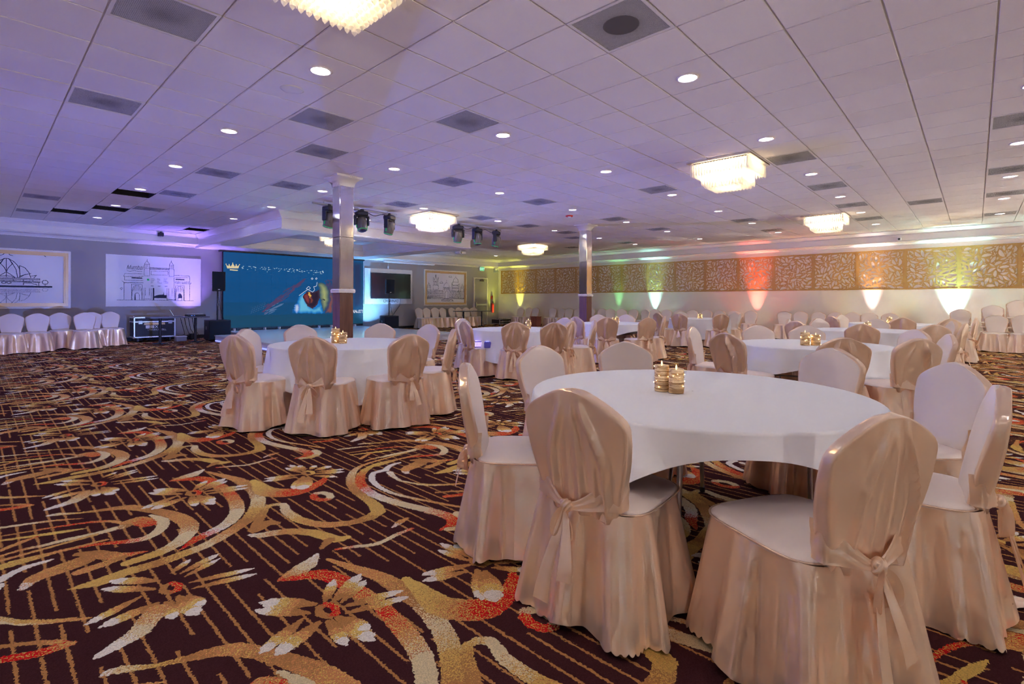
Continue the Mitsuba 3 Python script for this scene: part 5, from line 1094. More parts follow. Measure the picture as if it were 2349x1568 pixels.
fc = thing('flight_case', 'black road flight case lettered URBAN CHILL, with metal edges, behind the mixer table', 'flight case')
cx0, cx1, cy0, cy1, cz0, cz1 = 3.18, 4.22, 17.95, 18.55, .13, .74
put(fc + '__panel', box(cx0 + .012, cx1 - .012, cy0 + .012, cy1 - .012, cz0 + .01, cz1 - .01), 'mat_black')
ed = []
for z in (cz0, cz1 - .035, cz1 - .16):
    ed += [box(cx0, cx1, cy0, cy0 + .012, z, z + .035), box(cx0, cx0 + .012, cy0, cy1, z, z + .035), box(cx1 - .012, cx1, cy0, cy1, z, z + .035)]
for x in (cx0, cx1 - .035):
    ed += [box(x, x + .035, cy0 - .002, cy0 + .012, cz0, cz1), box(x, x + .035, cy0, cy1, cz1 - .012, cz1 + .001)]
ed += [box(cx0, cx1, cy0, cy0 + .035, cz1 - .012, cz1 + .002)]
put(fc + '__metal_edge', cat(ed), 'mat_alu')
for x in (cx0, cx1):
    for z in (cz0, cz1):
        put(fc + '__corner_ball', trimesh.creation.icosphere(1, .032).apply_translation((x, cy0, z)) or None, 'mat_steel', True)
for x in (3.34, 4.08):
    put(fc + '__latch', cat([bbox(x - .05, x + .05, cy0 - .012, cy0, .53, .63, .006), bbox(x - .018, x + .018, cy0 - .02, cy0 - .01, .55, .61, .004)]), 'mat_steel')
for x in (3.3, 4.1):
    for y in (18.08, 18.42):
        put(fc + '__caster', cat([cyl((x - .02, y, .055), (x + .02, y, .055), .055, 14), box(x - .03, x + .03, y - .03, y + .03, .10, .13)]), 'mat_dark_metal')
put(fc + '__orange_label', box(3.43, 3.95, cy0 - .003, cy0 + .01, .505, .565), 'mat_gold_frame')
put(fc + '__paper_label', cat([box(3.47, 3.57, cy0 - .003, cy0 + .01, .40, .49), box(3.58, 3.68, cy0 - .003, cy0 + .01, .405, .49)]), 'mat_paper')
put(fc + '__lettering', cat([on_stage_wall(meshkit.text_mesh('URBAN CHILL', .05, .001), 3.52, .335, cy0 + .0115), on_stage_wall(ext(lines([[(3.70, .41), (3.77, .49)], [(3.77, .41), (3.70, .49)]], .012), .001), 0, 0, cy0 + .0115)]), 'mat_paper')


def bar_table(x0, x1, y, w, label, z=.73):
    key = thing('side_table', label, 'table')
    put(key + '__tabletop', bbox(x0, x1, y - w / 2, y + w / 2, z, z + .035, .006), 'mat_dark_metal')
    L = x1 - x0
    for x in (x0 + L * .2, x1 - L * .2):
        put(key + '__leg', cyl((x, y, .03), (x, y, z), .036, 16), 'mat_black', 40)
        put(key + '__foot', cat([box(x - .03, x + .03, y - .25, y + .25, .008, .035), box(x - .18, x + .18, y - .03, y + .03, .008, .03)] + [cyl((x, y + s * .23, 0), (x, y + s * .23, .01), .02, 8) for s in (-1, 1)]), 'mat_black')


bar_table(3.30, 4.75, 16.85, .62, 'narrow dark table on two posts holding a laptop and mixer')
bar_table(15.25, 17.2, 17.6, .6, 'narrow dark table on two posts before the covered chairs by the exit door')
lp = thing('laptop', 'open dark laptop on the narrow table before the gateway poster', 'laptop')
to = T().translate([4.02, 16.82, .765]).rotate([0, 0, 1], 75)
put(lp + '__keyboard_base', bbox(-.16, .16, -.11, .11, 0, .016, .004), 'mat_dark_metal', to=to)
put(lp + '__lid', bbox(-.16, .16, -.004, .004, 0, .22, .003), 'mat_dark_metal', to=to @ T().translate([0, .11, .014]).rotate([1, 0, 0], -28))
put(lp + '__display', bbox(-.148, .148, -.0055, -.004, .012, .208, .0005), 'mat_emit', emit=(.25, .32, .5), weight=.2, to=to @ T().translate([0, .11, .014]).rotate([1, 0, 0], -28))
mx = thing('audio_mixer', 'flat black audio mixer with blue lights on the narrow table', 'audio mixer')
put(mx + '__chassis', bbox(4.22, 4.68, 16.68, 16.98, .765, .825, .008), 'mat_black')
put(mx + '__knob', cat([cyl((4.26 + .045 * i, 16.72 + .06 * j, .825), (4.26 + .045 * i, 16.72 + .06 * j, .84), .010, 8) for i in range(9) for j in range(4)]), 'mat_white_plastic')
put(mx + '__indicator', cat([box(4.30, 4.34, 16.677, 16.681, .785, .80), box(4.38, 4.40, 16.677, 16.681, .785, .80)]), 'mat_emit', emit=(.1, .3, 1.4), weight=.2)
ca = thing('cable_tangle', 'black cables hanging from the mixer table to the floor', 'cable')
put(ca, cat([tube([(4.1 + .1 * k, 16.95, .74), (4.25 + .1 * k, 17.3, .45 - .04 * k), (4.4 + .12 * k, 17.7, .2), (4.15 + .25 * k, 18.2, .03), (4.12 + .3 * k, 18.5, .02)], .008, 6) for k in range(4)] + [tube([(4.12, YW - .06, .30), (4.14, YW - .1, .1), (4.3, YW - .25, .015), (4.9, YW - .5, .014)], .007, 6)]), 'mat_black', 40)
pc = thing('floor_case', 'small pale equipment box on the floor under the mixer table', 'box')
put(pc + '__body', bbox(4.15, 4.42, 17.55, 17.80, 0, .13, .01), 'mat_print_grey')
put(pc + '__lid', bbox(4.14, 4.43, 17.54, 17.81, .13, .155, .006), 'mat_white_plastic')
fc2 = thing('flight_case', 'low black road case with metal edges in the corner past the exit door', 'flight case')
put(fc2 + '__panel', box(17.65, 18.55, 17.2, 17.75, .10, .34), 'mat_black')
e2 = []
for z in (.095, .20, .325):
    e2 += [box(17.64, 18.56, 17.19, 17.205, z, z + .022)]
for x in (17.64, 18.53):
    e2 += [box(x, x + .025, 17.19, 17.205, .095, .345)]
e2 += [box(17.635, 17.65, 17.19, 17.75, z, z + .022) for z in (.095, .325)]
put(fc2 + '__metal_edge', cat(e2), 'mat_alu')
put(fc2 + '__latch', cat([bbox(x - .04, x + .04, 17.18, 17.19, .18, .26, .004) for x in (17.85, 18.35)]), 'mat_steel')
put(fc2 + '__caster', cat([cyl((x - .02, y, .045), (x + .02, y, .045), .045, 12) for x in (17.75, 18.45) for y in (17.3, 17.65)]), 'mat_dark_metal')

rb = thing('wooden_box', 'small dark red wooden box on the floor between the covered chairs along the lattice wall', 'box')
put(rb + '__body', bbox(17.55, 17.90, 14.75, 15.12, .03, .50, .006), 'mat_redwood')
put(rb + '__lid', bbox(17.53, 17.92, 14.73, 15.14, .50, .53, .006), 'mat_redwood')
put(rb + '__panel', cat([bbox(17.535, 17.55, 14.78 + .155 * k, 14.91 + .155 * k, .07 + .215 * j, .26 + .215 * j, .004) for k in range(2) for j in range(2)]), 'mat_redwood', kind='stuff')

# ---------------------------------------------------------------- covered banquet chairs (facing +x, seat centre at the origin)


def spow(c, e):
    return np.sign(c) * np.abs(c) ** e


def ring_at(th, a, b, e=.5):
    return spow(np.cos(th), e) * a, spow(np.sin(th), e) * b


def even_angles(n, a, b, e, lo=0., hi=2 * np.pi, closed=True):
    """angles whose points on the superellipse lie evenly along its outline"""
    t = np.linspace(lo, hi, 6001)
    x, y = ring_at(t, a, b, e)
    L = np.r_[0, np.cumsum(np.hypot(np.diff(x), np.diff(y)))]
    s = np.linspace(0, L[-1], n + 1)[:-1] if closed else np.linspace(0, L[-1], n)
    return np.interp(s, L, t)


def smooth01(a, b, x):
    t = np.clip((x - a) / (b - a), 0, 1)
    return t * t * (3 - 2 * t)


ZSEAT = .475
BZ = np.array([.44, .49, .525, .57, .665, .745, .80, .819, .835, .851, .866, .88, .896, .912, .924, .931, .936])
BW = np.array([.160, .166, .178, .188, .211, .223, .225, .222, .214, .199, .179, .157, .128, .096, .066, .042, .010])


def back_mesh(seed, nu, nv, folds):
    r = np.random.default_rng(seed)
    t = np.linspace(0, 1, nv)
    z = np.interp(t ** .8, np.linspace(0, 1, 60), np.interp(np.linspace(0, 1, 60), np.linspace(0, 1, len(BZ)), BZ))
    th = even_angles(nu, .032, .21, .34)
    ks = r.uniform(-.16, .16, folds)
    am = r.uniform(.007, .020, folds) * (1 if folds else 0)
    sg = r.uniform(.008, .022, folds)
    P = np.zeros((nv, nu, 3))
    skew = r.uniform(-.02, .02)
    for k in range(nv):
        w = np.interp(z[k], BZ, BW)
        thick = .036 * min(1, max(.35, (w / .05) ** .7)) * (1.0 if z[k] < .7 else 1.0 - .32 * (z[k] - .7) / .237)
        x, y = ring_at(th, thick, w, .34)
        thick *= .45 + .55 * smooth01(.455, .53, z[k])
        xc = -.218 - .088 * (z[k] - .46) / .47
        back = x < 0
        f = smooth01(.935, .80, z[k])
        d = 0
        for a, b, s in zip(ks, am, sg):
            yk = a * (.35 + .65 * smooth01(.93, .62, z[k])) + skew * (.93 - z[k])
            d = d + b * np.exp(-((y - yk) / s) ** 2)
        d = d - .004
        wob = .003 * np.sin(y * 26 + z[k] * 11 + seed) * f
        P[k, :, 0] = xc + x - np.where(back, (d * f + wob) * np.clip(-x / (thick + 1e-6), 0, 1) * np.clip((w - np.abs(y)) / .03, 0, 1), -.004 * np.sin(y * 15 + z[k] * 8 + seed * 2) * f)
        P[k, :, 1] = y
        P[k, :, 2] = z[k] + .004 * np.sin(th * 2 + seed)
    m = sheet(P, True)
    v = np.vstack([m.vertices, P[-1].mean(0)[None] + [0, 0, .003], P[0].mean(0)[None]])
    n0 = (nv - 1) * nu
    i = np.arange(nu)
    f = np.vstack([m.faces, np.c_[n0 + i, n0 + (i + 1) % nu, i * 0 + nu * nv], np.c_[(i + 1) % nu, i, i * 0 + nu * nv + 1]])
    col = np.cos(th[np.minimum(f % nu, nu - 1)]).mean(1)                      # which side of the cover a face lies on
    inner = f.max(1) < nu * nv
    front = inner & (col > .55) & (v[f][:, :, 2].mean(1) > .45)
    out = []
    for sel in (~front, front):
        k = trimesh.Trimesh(v, f[sel], process=False)
        k.remove_unreferenced_vertices()
        out.append(k)
    return out


def skirt_mesh(seed, nu, nv, scallop):
    r = np.random.default_rng(seed + 50)
    th = even_angles(nu, .26, .26, .44)
    ua = np.arange(nu) * 2 * np.pi / nu
    s = np.linspace(0, 1, nv)
    ph = r.uniform(0, 6.28, 8)
    n1, n2 = int(r.integers(7, 10)), int(r.integers(13, 17))
    fold = .72 * np.sin(n1 * ua + ph[0] + .7 * np.sin(2 * ua + ph[1])) + .32 * np.sin(n2 * ua + ph[2] + .8 * np.sin(3 * ua + ph[3])) + .3 * np.sin(5 * ua + ph[4])
    fold = np.tanh(fold * 1.4) * .8
    hemv = .010 * np.sin(3 * ua + ph[5]) + .006 * np.sin(7 * ua + ph[6])
    sc = np.abs(np.sin(th * 44 / 2)) if scallop else 0 * ua
    P = np.zeros((nv, nu, 3))
    for k in range(nv):
        g = .062 * s[k] ** 1.1
        x, y = ring_at(th, .230 + g, .234 + g, .44)
        x = np.where(x < 0, x - .022, x)
        rad = np.hypot(x, y)
        A = .009 * min(1, s[k] * 6) + .046 * s[k] ** .8
        q = 1 + A * fold / rad
        zb = .012 + hemv + .014 * (1 - sc) - .004 + np.clip(.012 * fold, -.006, .02)
        zb = np.maximum(zb, .004)
        P[k, :, 0], P[k, :, 1] = x * q, y * q
        P[k, :, 2] = (ZSEAT - .004) * (1 - s[k]) + zb * s[k]
    return sheet(P, True)


def seat_mesh(seed, nu, nr):
    th = even_angles(nu, .23, .23, .44)
    prof = [(0.002, .497), (.3, .496), (.6, .494), (.82, .490), (.94, .483), (1.0, .472), (1.012, .462)]
    if nr < 6:
        prof = [(.002, .496), (.8, .490), (1.0, .474), (1.01, .462)]
    P = np.zeros((len(prof), nu, 3))
    for k, (q, z) in enumerate(prof):
        x, y = ring_at(th, .232 * q, .236 * q, .44)
        P[k, :, 0], P[k, :, 1] = x, y
        P[k, :, 2] = z + .002 * np.sin(x * 30 + seed) * np.cos(y * 24 + seed * 3)
    return sheet(P, True)


def ribbon(path, wdir, w, n_across=5, gather=0., seed=0):
    p = np.asarray(path, float)
    w = np.broadcast_to(w, (len(p),))
    wd = np.broadcast_to(np.asarray(wdir, float), p.shape)
    wd = wd / np.linalg.norm(wd, axis=1, keepdims=True)
    t = np.gradient(p, axis=0)
    nn = np.cross(t, wd)
    nn /= np.linalg.norm(nn, axis=1, keepdims=True) + 1e-9
    c = np.linspace(-1, 1, n_across)
    G = p[:, None] + wd[:, None] * (w[:, None] * c[None])[..., None] + nn[:, None] * (gather * np.sin(c * 7 + seed + np.arange(len(p))[:, None] * .25))[..., None]
    return sheet(G)


def spline(pts, n):
    from scipy.interpolate import CubicSpline
    p = np.asarray(pts, float)
    return CubicSpline(np.linspace(0, 1, len(p)), p)(np.linspace(0, 1, n))


def sash_parts(seed, hi):
    r = np.random.default_rng(seed + 90)
    ky, kz = r.uniform(-.03, .03), r.uniform(.462, .49)
    n = 16 if hi else 8
    bands = []
    for s in (-1, 1):
        t = np.linspace(0, 1, n)
        th = even_angles(n, .0385, .185, .34, np.radians(80), np.pi, False)
        yy, xx = spow(np.sin(th), .34) * .1855, spow(np.cos(th), .34) * .0390
        drop = smooth01(.25, 1, t) ** .9
        z = .548 + r.uniform(-.008, .010) - (.548 - kz) * drop
        x = -.222 + xx - .030 * drop
        y = s * yy * (1 - .0 * t) + ky * t
        w = .046 * (1 - drop) + .015
        bands.append(ribbon(np.c_[x, y, z], np.array([0.05, 0, 1.]), w, 9 if hi else 5, .0016, seed))
    band = cat(bands)
    kn = trimesh.creation.icosphere(3 if hi else 1, 1.0)
    v = kn.vertices
    v = v * (1 + .10 * np.sin(v[:, 1:2] * 9 + v[:, 2:3] * 6 + seed)) * [.020, .026, .027]
    kn.vertices = v + [-.296, ky, kz]
    k0 = np.array([-.302, ky, kz])
    loops, tails = [], []
    for s in (-1, 1):
        L = r.uniform(.07, .125)
        sp = r.uniform(.03, .075)
        pts = [k0, k0 + [-.014, s * sp * .7, -L * .25], k0 + [-.016, s * sp * 1.25, -L * .75], k0 + [-.012, s * sp * 1.0, -L * 1.12], k0 + [-.004, s * sp * .45, -L * .8], k0 + [0, s * .004, -.012]]
        p = spline(pts, 18 if hi else 9)
        w = .004 + .018 * np.sin(np.linspace(0, np.pi, len(p))) ** .6
        loops.append(ribbon(p, np.array([-.75, s * .35, .45]), w, 4, .0015, seed))
        T_ = r.uniform(.17, .36) if s > 0 else r.uniform(.12, .26)
        dy = s * r.uniform(.012, .05)
        pts = [k0 + [-.004, s * .004, -.01], k0 + [-.018, dy * .5, -T_ * .3], k0 + [-.030 - .05 * T_, dy, -T_ * .65], k0 + [-.040 - .09 * T_, dy * 1.25, -T_]]
        p = spline(pts, 14 if hi else 7)
        w = np.linspace(.011, .032, len(p))
        tails.append(ribbon(p, np.array([-.10, 1., .12 * s]), w, 5, .0025, seed + 3))
    return band, kn, loops, tails


def piping(a=.236):
    th = even_angles(72, a, a, .44)
    x, y = ring_at(th, a, a + .004, .44)
    p = np.c_[x, y, x * 0 + .470]
    m = tube(np.vstack([p, p[:2]]), .0042, 6)
    return m


def chair_kit(seed, lod):
    hi = lod == 0
    K = {}
    mt = ('mat_satin', 'mat_satin', 'mat_satin_far')[lod]
    nu, nv, ns = ((150, 44, 360), (72, 24, 150), (40, 14, 80))[lod]
    bk, fp = back_mesh(seed, nu, nv, 6)
    K['backrest'] = mikit.ply(bk, mt, True)
    K['front_panel'] = mikit.ply(fp, 'mat_crepe', True)
    K['seat'] = mikit.ply(seat_mesh(seed, (72, 40, 24)[lod], 7 if lod < 2 else 4), 'mat_crepe', True)
    K['skirt'] = mikit.ply(skirt_mesh(seed, ns, (18, 10, 6)[lod], hi), mt, True)
    b, k, lp, tl = sash_parts(seed, hi)
    if lod < 2:
        K['sash'] = mikit.ply(b, mt, True)
        K['sash__knot'] = mikit.ply(k, mt, True)
        for q, m in enumerate(lp):
            K['sash__loop' + ('' if q == 0 else '_001')] = mikit.ply(m, mt, True)
        for q, m in enumerate(tl):
            K['sash__tail' + ('' if q == 0 else '_001')] = mikit.ply(m, mt, True)
    else:
        K['sash'] = mikit.ply(cat([b, k] + lp + tl), mt, True)
    if hi:
        K['seat_piping'] = mikit.ply(piping(), 'mat_satin', True)
        for q, (a, c) in enumerate(((.16, .165), (.16, -.165), (-.17, .165), (-.17, -.165))):
            K['leg' + ('' if q == 0 else f'_{q:03d}')] = mikit.ply(cyl((a, c, 0), (a * .93, c * .95, .45), .012, 10), 'mat_black', 40)
    return K


KITS = [[chair_kit(s, 0) for s in (1, 2, 3, 4)], [chair_kit(s, 1) for s in (11, 12, 13)], [chair_kit(s, 2) for s in (21, 22, 23, 24)]]
crng = np.random.default_rng(77)


def chair(x, y, deg, lod, label, group, sash=True, z=0., parts=None, kit=None):
    key = thing('banquet_chair', label, 'chair', group)
    L = KITS[lod]
    K = L[(kit if kit is not None else int(crng.integers(len(L)))) % len(L)]
    s = float(crng.uniform(.97, .985))
    to = T().translate([float(x), float(y), float(z)]).rotate([0, 0, 1], float(deg)).scale([1, 1, s])
    for part, d in K.items():
        if (not sash and part.startswith('sash')) or (parts and part not in parts):
            continue
        put(f'{key}__{part}', d, None, to=to)
    return key


# ---------------------------------------------------------------- round tables with white cloths
TABLES = {1: (2.668, 1.133, 0.865), 2: (2.93, 5.325, 0.814), 3: (6.501, 5.899, 0.803), 4: (9.785, 5.974, 0.783), 5: (14.306, 5.871, 0.824), 6: (6.567, 1.38, 0.783), 7: (10.558, 1.401, 0.793), 8: (14.201, 1.404, 0.803)}
TNAME = {1: 'the large front round table', 2: 'the round table by the stage', 3: 'the round table beside the light boxes', 4: 'the round table before the far column', 5: 'the farthest round table', 6: 'the second round table right of centre', 7: 'the third round table on the right', 8: 'the last round table on the right'}
CHAIRS = [(1, 1.53, 1.11, 'near left'), (1, 1.83, 0.19, 'near'), (1, 1.78, 1.98, 'left'), (1, 2.78, 2.31, 'far left'), (1, 3.62, 2.1, 'far'), (1, 4.02, 0.72, 'far right'), (1, 3.65, 0.08, 'right'), (1, 2.75, -0.07, 'near right'), (2, 1.69, 5.15, 'near left'), (2, 2.14, 6.17, 'left'), (2, 3.0, 6.68, 'far left'), (2, 2.09, 4.41, 'near'), (2, 3.91, 6.15, 'far'), (2, 4.24, 5.47, 'far right'), (2, 2.89, 4.03, 'near right'), (2, 3.67, 4.3, 'right'), (3, 5.49, 6.15, 'left'), (3, 6.25, 7.08, 'far left'), (3, 5.74, 5.25, 'near left'), (3, 6.04, 4.72, 'near'), (3, 6.63, 4.83, 'near right'), (3, 7.22, 4.78, 'right'), (3, 7.84, 5.86, 'far right'), (4, 8.6, 6.15, 'near left'), (4, 8.56, 5.37, 'near'), (4, 10.64, 6.92, 'far'), (4, 10.77, 6.21, 'far right'), (4, 9.17, 4.8, 'near right'), (4, 10.12, 4.91, 'right'), (5, 13.03, 6.53, 'near left'), (5, 13.05, 5.91, 'near'), (5, 13.47, 4.94, 'near right'), (5, 14.69, 4.84, 'right'), (5, 15.12, 6.78, 'far left'), (5, 15.39, 5.23, 'far right'), (6, 6.12, 2.6, 'left'), (6, 5.39, 1.93, 'near left'), (6, 7.47, 2.24, 'far left'), (6, 7.8, 1.71, 'far'), (6, 5.4, 0.88, 'near'), (6, 5.72, 0.37, 'near right'), (6, 6.81, 0.2, 'right'), (6, 7.61, 0.52, 'far right'), (7, 10.44, 2.58, 'left'), (7, 9.34, 2.2, 'near left'), (7, 11.12, 2.23, 'far left'), (7, 9.06, 1.25, 'near'), (7, 11.72, 1.39, 'far'), (7, 9.45, 0.43, 'near right'), (7, 11.1, 0.28, 'far right'), (7, 10.3, 0.12, 'right'), (8, 13.3, 2.41, 'near left'), (8, 14.84, 2.48, 'far left'), (8, 12.74, 1.08, 'near'), (8, 13.18, 0.37, 'near right'), (8, 14.05, 0.0, 'right')]
TURN = {(1, 'near left'): 2, (1, 'near'): 14, (1, 'left'): -6, (1, 'near right'): 0, (1, 'right'): 0, (1, 'far right'): -8, (2, 'near'): -8, (2, 'near left'): 10, (2, 'right'): 6, (6, 'left'): -14, (6, 'near'): 6}


def cloth_mesh(R, drop, nu, nv, seed, amp=.02, flare=.10):
    """drop(theta): hanging length"""
    r = np.random.default_rng(seed)
    th = np.arange(nu) * 2 * np.pi / nu
    D = drop(th)
    ph = r.uniform(0, 6.28, 6)
    fold = .55 * np.sin(11 * th + ph[0] + .8 * np.sin(2 * th + ph[1])) + .45 * np.sin(17 * th + ph[2] + .6 * np.sin(3 * th + ph[3]))
    rows = []
    ztop = .752
    for q in (.004, .25, .5, .75, .92):
        rows.append(np.c_[R * q * np.cos(th), R * q * np.sin(th), th * 0 + ztop + .0015 * np.sin(3 * th + 9 * q) * q])
    for a in (.2, .5, .8, 1.0):
        rr = R - .012 + .016 * math.sin(a * math.pi / 2)
        rows.append(np.c_[rr * np.cos(th), rr * np.sin(th), th * 0 + ztop - .016 * (1 - math.cos(a * math.pi / 2))])
    for s in np.linspace(0, 1, nv)[1:]:
        dd = s * (D - .016)
        rr = R + .004 + flare * dd + amp * fold * np.clip(dd / .35, 0, 1.2) ** .9
        rows.append(np.c_[rr * np.cos(th), rr * np.sin(th), np.maximum(ztop - .016 - dd, .006)])
    return sheet(np.array(rows), True)


def sq(a, R, rot, cap=.70):
    return lambda th: np.minimum(a / np.maximum(np.abs(np.cos(th - rot)), np.abs(np.sin(th - rot))) - R, cap)


rad = math.radians
DROPS = {1: lambda th: .035 + sq(.93, .865, rad(37))(th), 2: lambda th: .42 + .17 * np.cos(th - rad(-75)) + .02 * np.sin(5 * th), 3: lambda th: .44 + .06 * np.cos(th + 2.2) + .02 * np.sin(4 * th), 4: lambda th: .30 - .13 * np.cos(th - rad(-95)) + .03 * np.sin(4 * th),
         5: lambda th: .60 + .05 * np.sin(3 * th), 6: lambda th: .255 + .045 * np.cos(4 * (th - rad(150))) + .012 * np.sin(7 * th), 7: lambda th: .24 + .06 * np.cos(4 * (th - rad(100))), 8: lambda th: .42 + .08 * np.cos(4 * th)}


def table(n):
    x, y, R = TABLES[n]
    key = thing('round_table', 'round folding banquet table under a white cloth: ' + TNAME[n], 'table', 'round banquet tables')
    to = T().translate([x, y, 0]).rotate([0, 0, 1], {1: -20, 2: 30, 4: 60}.get(n, 40 + 25 * n))
    put(key + '__tabletop', lathe([(.0001, .725), (R - .02, .725), (R - .012, .729), (R - .012, .744), (R - .02, .747), (.0001, .747)], 40), 'mat_wood', to=to)
    for s in (-1, 1):
        q = s * R * .52
        U = [(q, -.36, .725), (q + s * .03, -.36, .02), (q + s * .03, .36, .02), (q, .36, .725)]
        for a, b in ((U[0], U[1]), (U[3], U[2])):
            put(key + '__leg', cyl(a, b, .0125, 10), 'mat_steel', 40, to=to)
        for e in (-.36, .36):
            put(key + '__rubber_foot', cyl((q + s * .03, e, 0), (q + s * .03, e, .03), .016, 10), 'mat_black', 40, to=to)
        put(key + '__crossbar', cyl((q + s * .012, -.36, .42), (q + s * .012, .36, .42), .010, 8), 'mat_steel', 40, to=to)
        for e in (-.3, .3):
            put(key + '__brace', cyl((q + s * .01, e, .43), (q - s * .25, e * .35, .722), .008, 8), 'mat_steel', 40, to=to)
    ck = thing('tablecloth', 'white cloth draped over ' + TNAME[n], 'tablecloth', 'white round tablecloths')
    nu, nv = (240, 14) if n in (1, 2, 6) else (128, 9)
    put(ck, cloth_mesh(R, DROPS[n], nu, nv, n), 'mat_cloth', True, to=T().translate([x, y, 0]))


for n in TABLES:
    table(n)
for n, px_, py_, side in CHAIRS:
    tx_, ty_, _ = TABLES[n]
    a = math.atan2(ty_ - py_, tx_ - px_) + rad(TURN.get((n, side), float(crng.uniform(-7, 7))))
    lod = 0 if n == 1 else (1 if n in (2, 3, 6) else 2)
    pos = {'near': 'nearest the camera', 'far': 'on the far side', 'left': 'on the left', 'right': 'on the right', 'near left': 'near left', 'near right': 'near right', 'far left': 'far left', 'far right': 'far right'}[side]
    chair(px_ + .30 * math.cos(a), py_ + .30 * math.sin(a), math.degrees(a), lod, f'champagne satin-covered chair {pos} at ' + TNAME[n], 'chairs around ' + TNAME[n])

# rows along the walls
ROW = [16.67, 16.18, 15.70, 14.62, 14.15, 13.67, 13.18, 12.50, 11.88, 11.39, 10.86, 10.40, 9.92, 9.42, 8.95, 8.43, 7.90, 7.40, 6.90, 6.36, 5.80, 4.73, 4.25, 3.78, 3.30, 2.82, 2.35, 1.88]
for k, yy in enumerate(ROW):
    turned = k in (9, 10, 11, 12)
    x_ = 18.35
    chair(x_, yy, 180 + float(crng.uniform(-9, 9)) if not turned else 180 + float(crng.uniform(-25, 25)), 2, f'champagne covered chair in the row along the gold lattice wall, {nth(k + 1) if k < 24 else str(k + 1) + "th"} from the exit corner', 'chairs along the lattice wall', sash=False)
for (yy, n, dx), l in zip(((.31, 2, 0), (-.33, 3, 0), (-.80, 4, 0)), ('brightly lit stack behind the last table', 'middle stack by the lattice wall', 'tall stack at the right edge')):
    for q in range(n):
        chair(18.15 + .01 * q, yy, 180, 2, f'champagne covered chair in the {l}, {nth(q + 1)} from the floor', 'stacked chairs by the lattice wall', sash=False, z=.125 * q, parts=None if q == 0 else ('backrest', 'front_panel', 'seat'), kit=q)
for yy, l in ((-.36, 'left one'), (-.84, 'right one')):
    chair(17.38, yy, 176, 2, f'champagne covered chair standing before the stacks by the lattice wall, {l}', 'chairs before the stacks', sash=False)
KOL = [13.65, 14.06, 14.52, 15.03, 15.58, 16.02, 16.45, 16.93]
for k, xx in enumerate(KOL):
    chair(xx, 18.08, -90 + float(crng.uniform(-8, 8)), 2, f'champagne covered chair in the row under the KOLKATA picture, {nth(k + 1)} from the stage', 'chairs under the KOLKATA picture', sash=False)
LEFT = [(.604, 16.5), (1.03, 16.6), (1.54, 17.3), (1.95, 16.9), (2.16, 17.4), (2.58, 17.5)]
for k, (xx, yy) in enumerate(LEFT):
    chair(xx, yy - .30, -90 + float(crng.uniform(-6, 6)), 1, f'champagne covered chair in the row under the lotus temple picture, {nth(k + 1)} from the left', 'chairs under the lotus temple picture', sash=False)

# ---------------------------------------------------------------- table centre candles with fairy lights


def candle(x, y, h, r, tag, label, seed, lit=True):
    key = thing('pillar_candle', label, 'candle', 'birch bark candles')
    rr = np.random.default_rng(seed)
    z0 = .754
    th = np.arange(28) * 2 * np.pi / 28
    P = []
    for s, q in ((0, .97), (.02, 1), (.2, 1.0), (.4, 1.01), (.6, .995), (.8, 1.005), (.96, 1.0), (1.0, .985)):
        P.append(np.c_[x + r * q * (1 + .012 * np.sin(5 * th + s * 20 + seed)) * np.cos(th), y + r * q * (1 + .012 * np.sin(5 * th + s * 20 + seed)) * np.sin(th), th * 0 + z0 + s * h])
    put(key + '__bark', sheet(np.array(P), True), 'mat_bark', True)
    put(key + '__wax', lathe([(.0001, z0 + h - .012), (r * .6, z0 + h - .010), (r * .86, z0 + h), (r * .99, z0 + h + .001), (r * .99, z0 + h - .004), (r * .96, z0)], 24, (x, y, 0)), 'mat_wax', 40)
    put(key + '__flame', lathe([(.0001, z0 + h - .012), (.0035, z0 + h - .004), (.0055, z0 + h + .006), (.004, z0 + h + .016), (.0001, z0 + h + .026)], 10, (x, y, 0)), 'mat_wax', True, emit=(2.6, 1.6, .55), weight=.15)
    return key


def fairy(pts, label, n, seed, size):
    key = thing('fairy_lights', label, 'string lights', 'fairy light strings')
    rr = np.random.default_rng(seed)
    bulbs, wire = [], []
    for (x, y, h, r) in pts:
        for k in range(n):
            a = rr.uniform(0, 6.28)
            b = trimesh.creation.icosphere(0, size * rr.uniform(.8, 1.2))
            b.apply_translation((x + (r + .004) * math.cos(a), y + (r + .004) * math.sin(a), .762 + rr.uniform(0, h * .9)))
            bulbs.append(b)
        t = np.linspace(0, 1, 60)
        wire.append(tube(np.c_[x + (r + .003) * np.cos(t * 25), y + (r + .003) * np.sin(t * 25), .759 + t * h * .88], .0008, 4))
    put(key + '__wire', cat(wire), 'mat_gold_frame')
    put(key + '__bulb', cat(bulbs), 'mat_emit', emit=(9, 6.2, 2.2), weight=.3, kind='stuff')


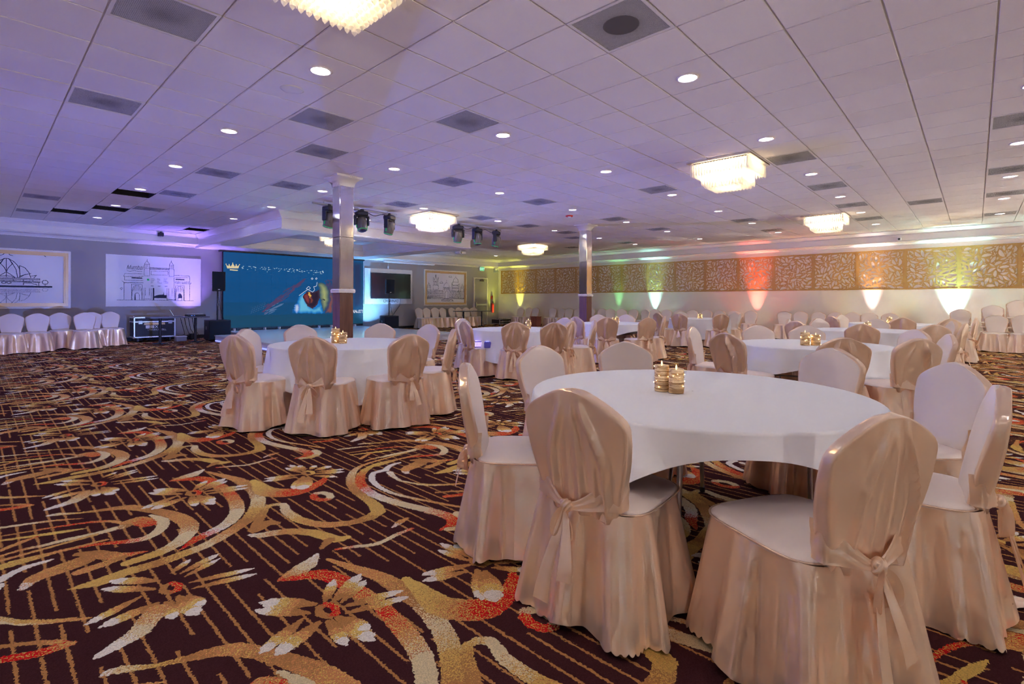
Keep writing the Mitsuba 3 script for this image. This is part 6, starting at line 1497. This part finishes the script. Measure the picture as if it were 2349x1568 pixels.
CAND = [(1, [(2.55, 1.252, 0.14, 0.038), (2.551, 1.17, 0.126, 0.039)]), (2, [(2.823, 5.371, 0.165, 0.046), (2.869, 5.289, 0.124, 0.046)]), (3, [(6.644, 5.768, 0.154, 0.046)]), (4, [(9.198, 5.624, 0.124, 0.046), (9.291, 5.583, 0.144, 0.046)]), (5, [(14.265, 5.83, 0.124, 0.057)]), (6, [(6.326, 1.398, 0.144, 0.046), (6.392, 1.308, 0.118, 0.046)]), (7, [(10.506, 1.36, 0.134, 0.046)]), (8, [(14.008, 1.421, 0.144, 0.052)])]
for n, cs in CAND:
    for k, (x, y, h, r) in enumerate(cs):
        w = ('taller ' if h > .13 else 'shorter ') if len(cs) > 1 else ''
        candle(x, y, h, r, n, f'{w}birch bark pillar candle on ' + TNAME[n], n * 3 + k)
    fairy(cs, 'warm fairy lights wound round the candles on ' + TNAME[n], 12 if n != 5 else 22, n, .0028 if n == 1 else .0055)

# two small boxes with rows of lights lying on a chair seat of the third table
for k, (x, y, a, c, l) in enumerate(((5.66, 6.06, -28, (.55, .30, 1.6), 'violet'), (5.80, 5.86, 40, (.10, .16, 1.5), 'deep blue'))):
    key = thing('light_box', f'small {l} box glowing with rows of white dots, lying on a chair seat', 'light box')
    to = T().translate([x, y, .478]).rotate([0, 0, 1], a)
    put(key + '__case', bbox(-.16, .16, -.09, .09, 0, .10, .01), 'mat_boxblue', to=to)
    put(key + '__glow_panel', cat([box(-.155, .155, -.092, -.089, .012, .088), box(-.15, .15, -.08, .08, .099, .1015)]), 'mat_emit', emit=c, weight=.3, to=to)
    put(key + '__light_dot', cat([box(-.145 + .026 * i, -.132 + .026 * i, -.0945, -.0915, .016 + .019 * j, .028 + .019 * j) for i in range(12) for j in range(4)] + [box(-.14 + .026 * i, -.127 + .026 * i, -.075 + .03 * j, -.06 + .03 * j, .1012, .103) for i in range(11) for j in range(5)]), 'mat_emit', emit=(1.3, 1.2, 2.4), weight=.3, kind='stuff', to=to)

# the loose sash end of the front table's right-hand chair, trailing on the carpet
put('banquet_chair_007__sash__tail', ribbon(spline([(2.70, -.10, .10), (2.78, -.07, .014), (2.87, -.10, .010), (2.93, -.17, .012)], 16), np.array([.9, .3, .05]), np.linspace(.02, .035, 16), 5, .002, 3), 'mat_satin', True)
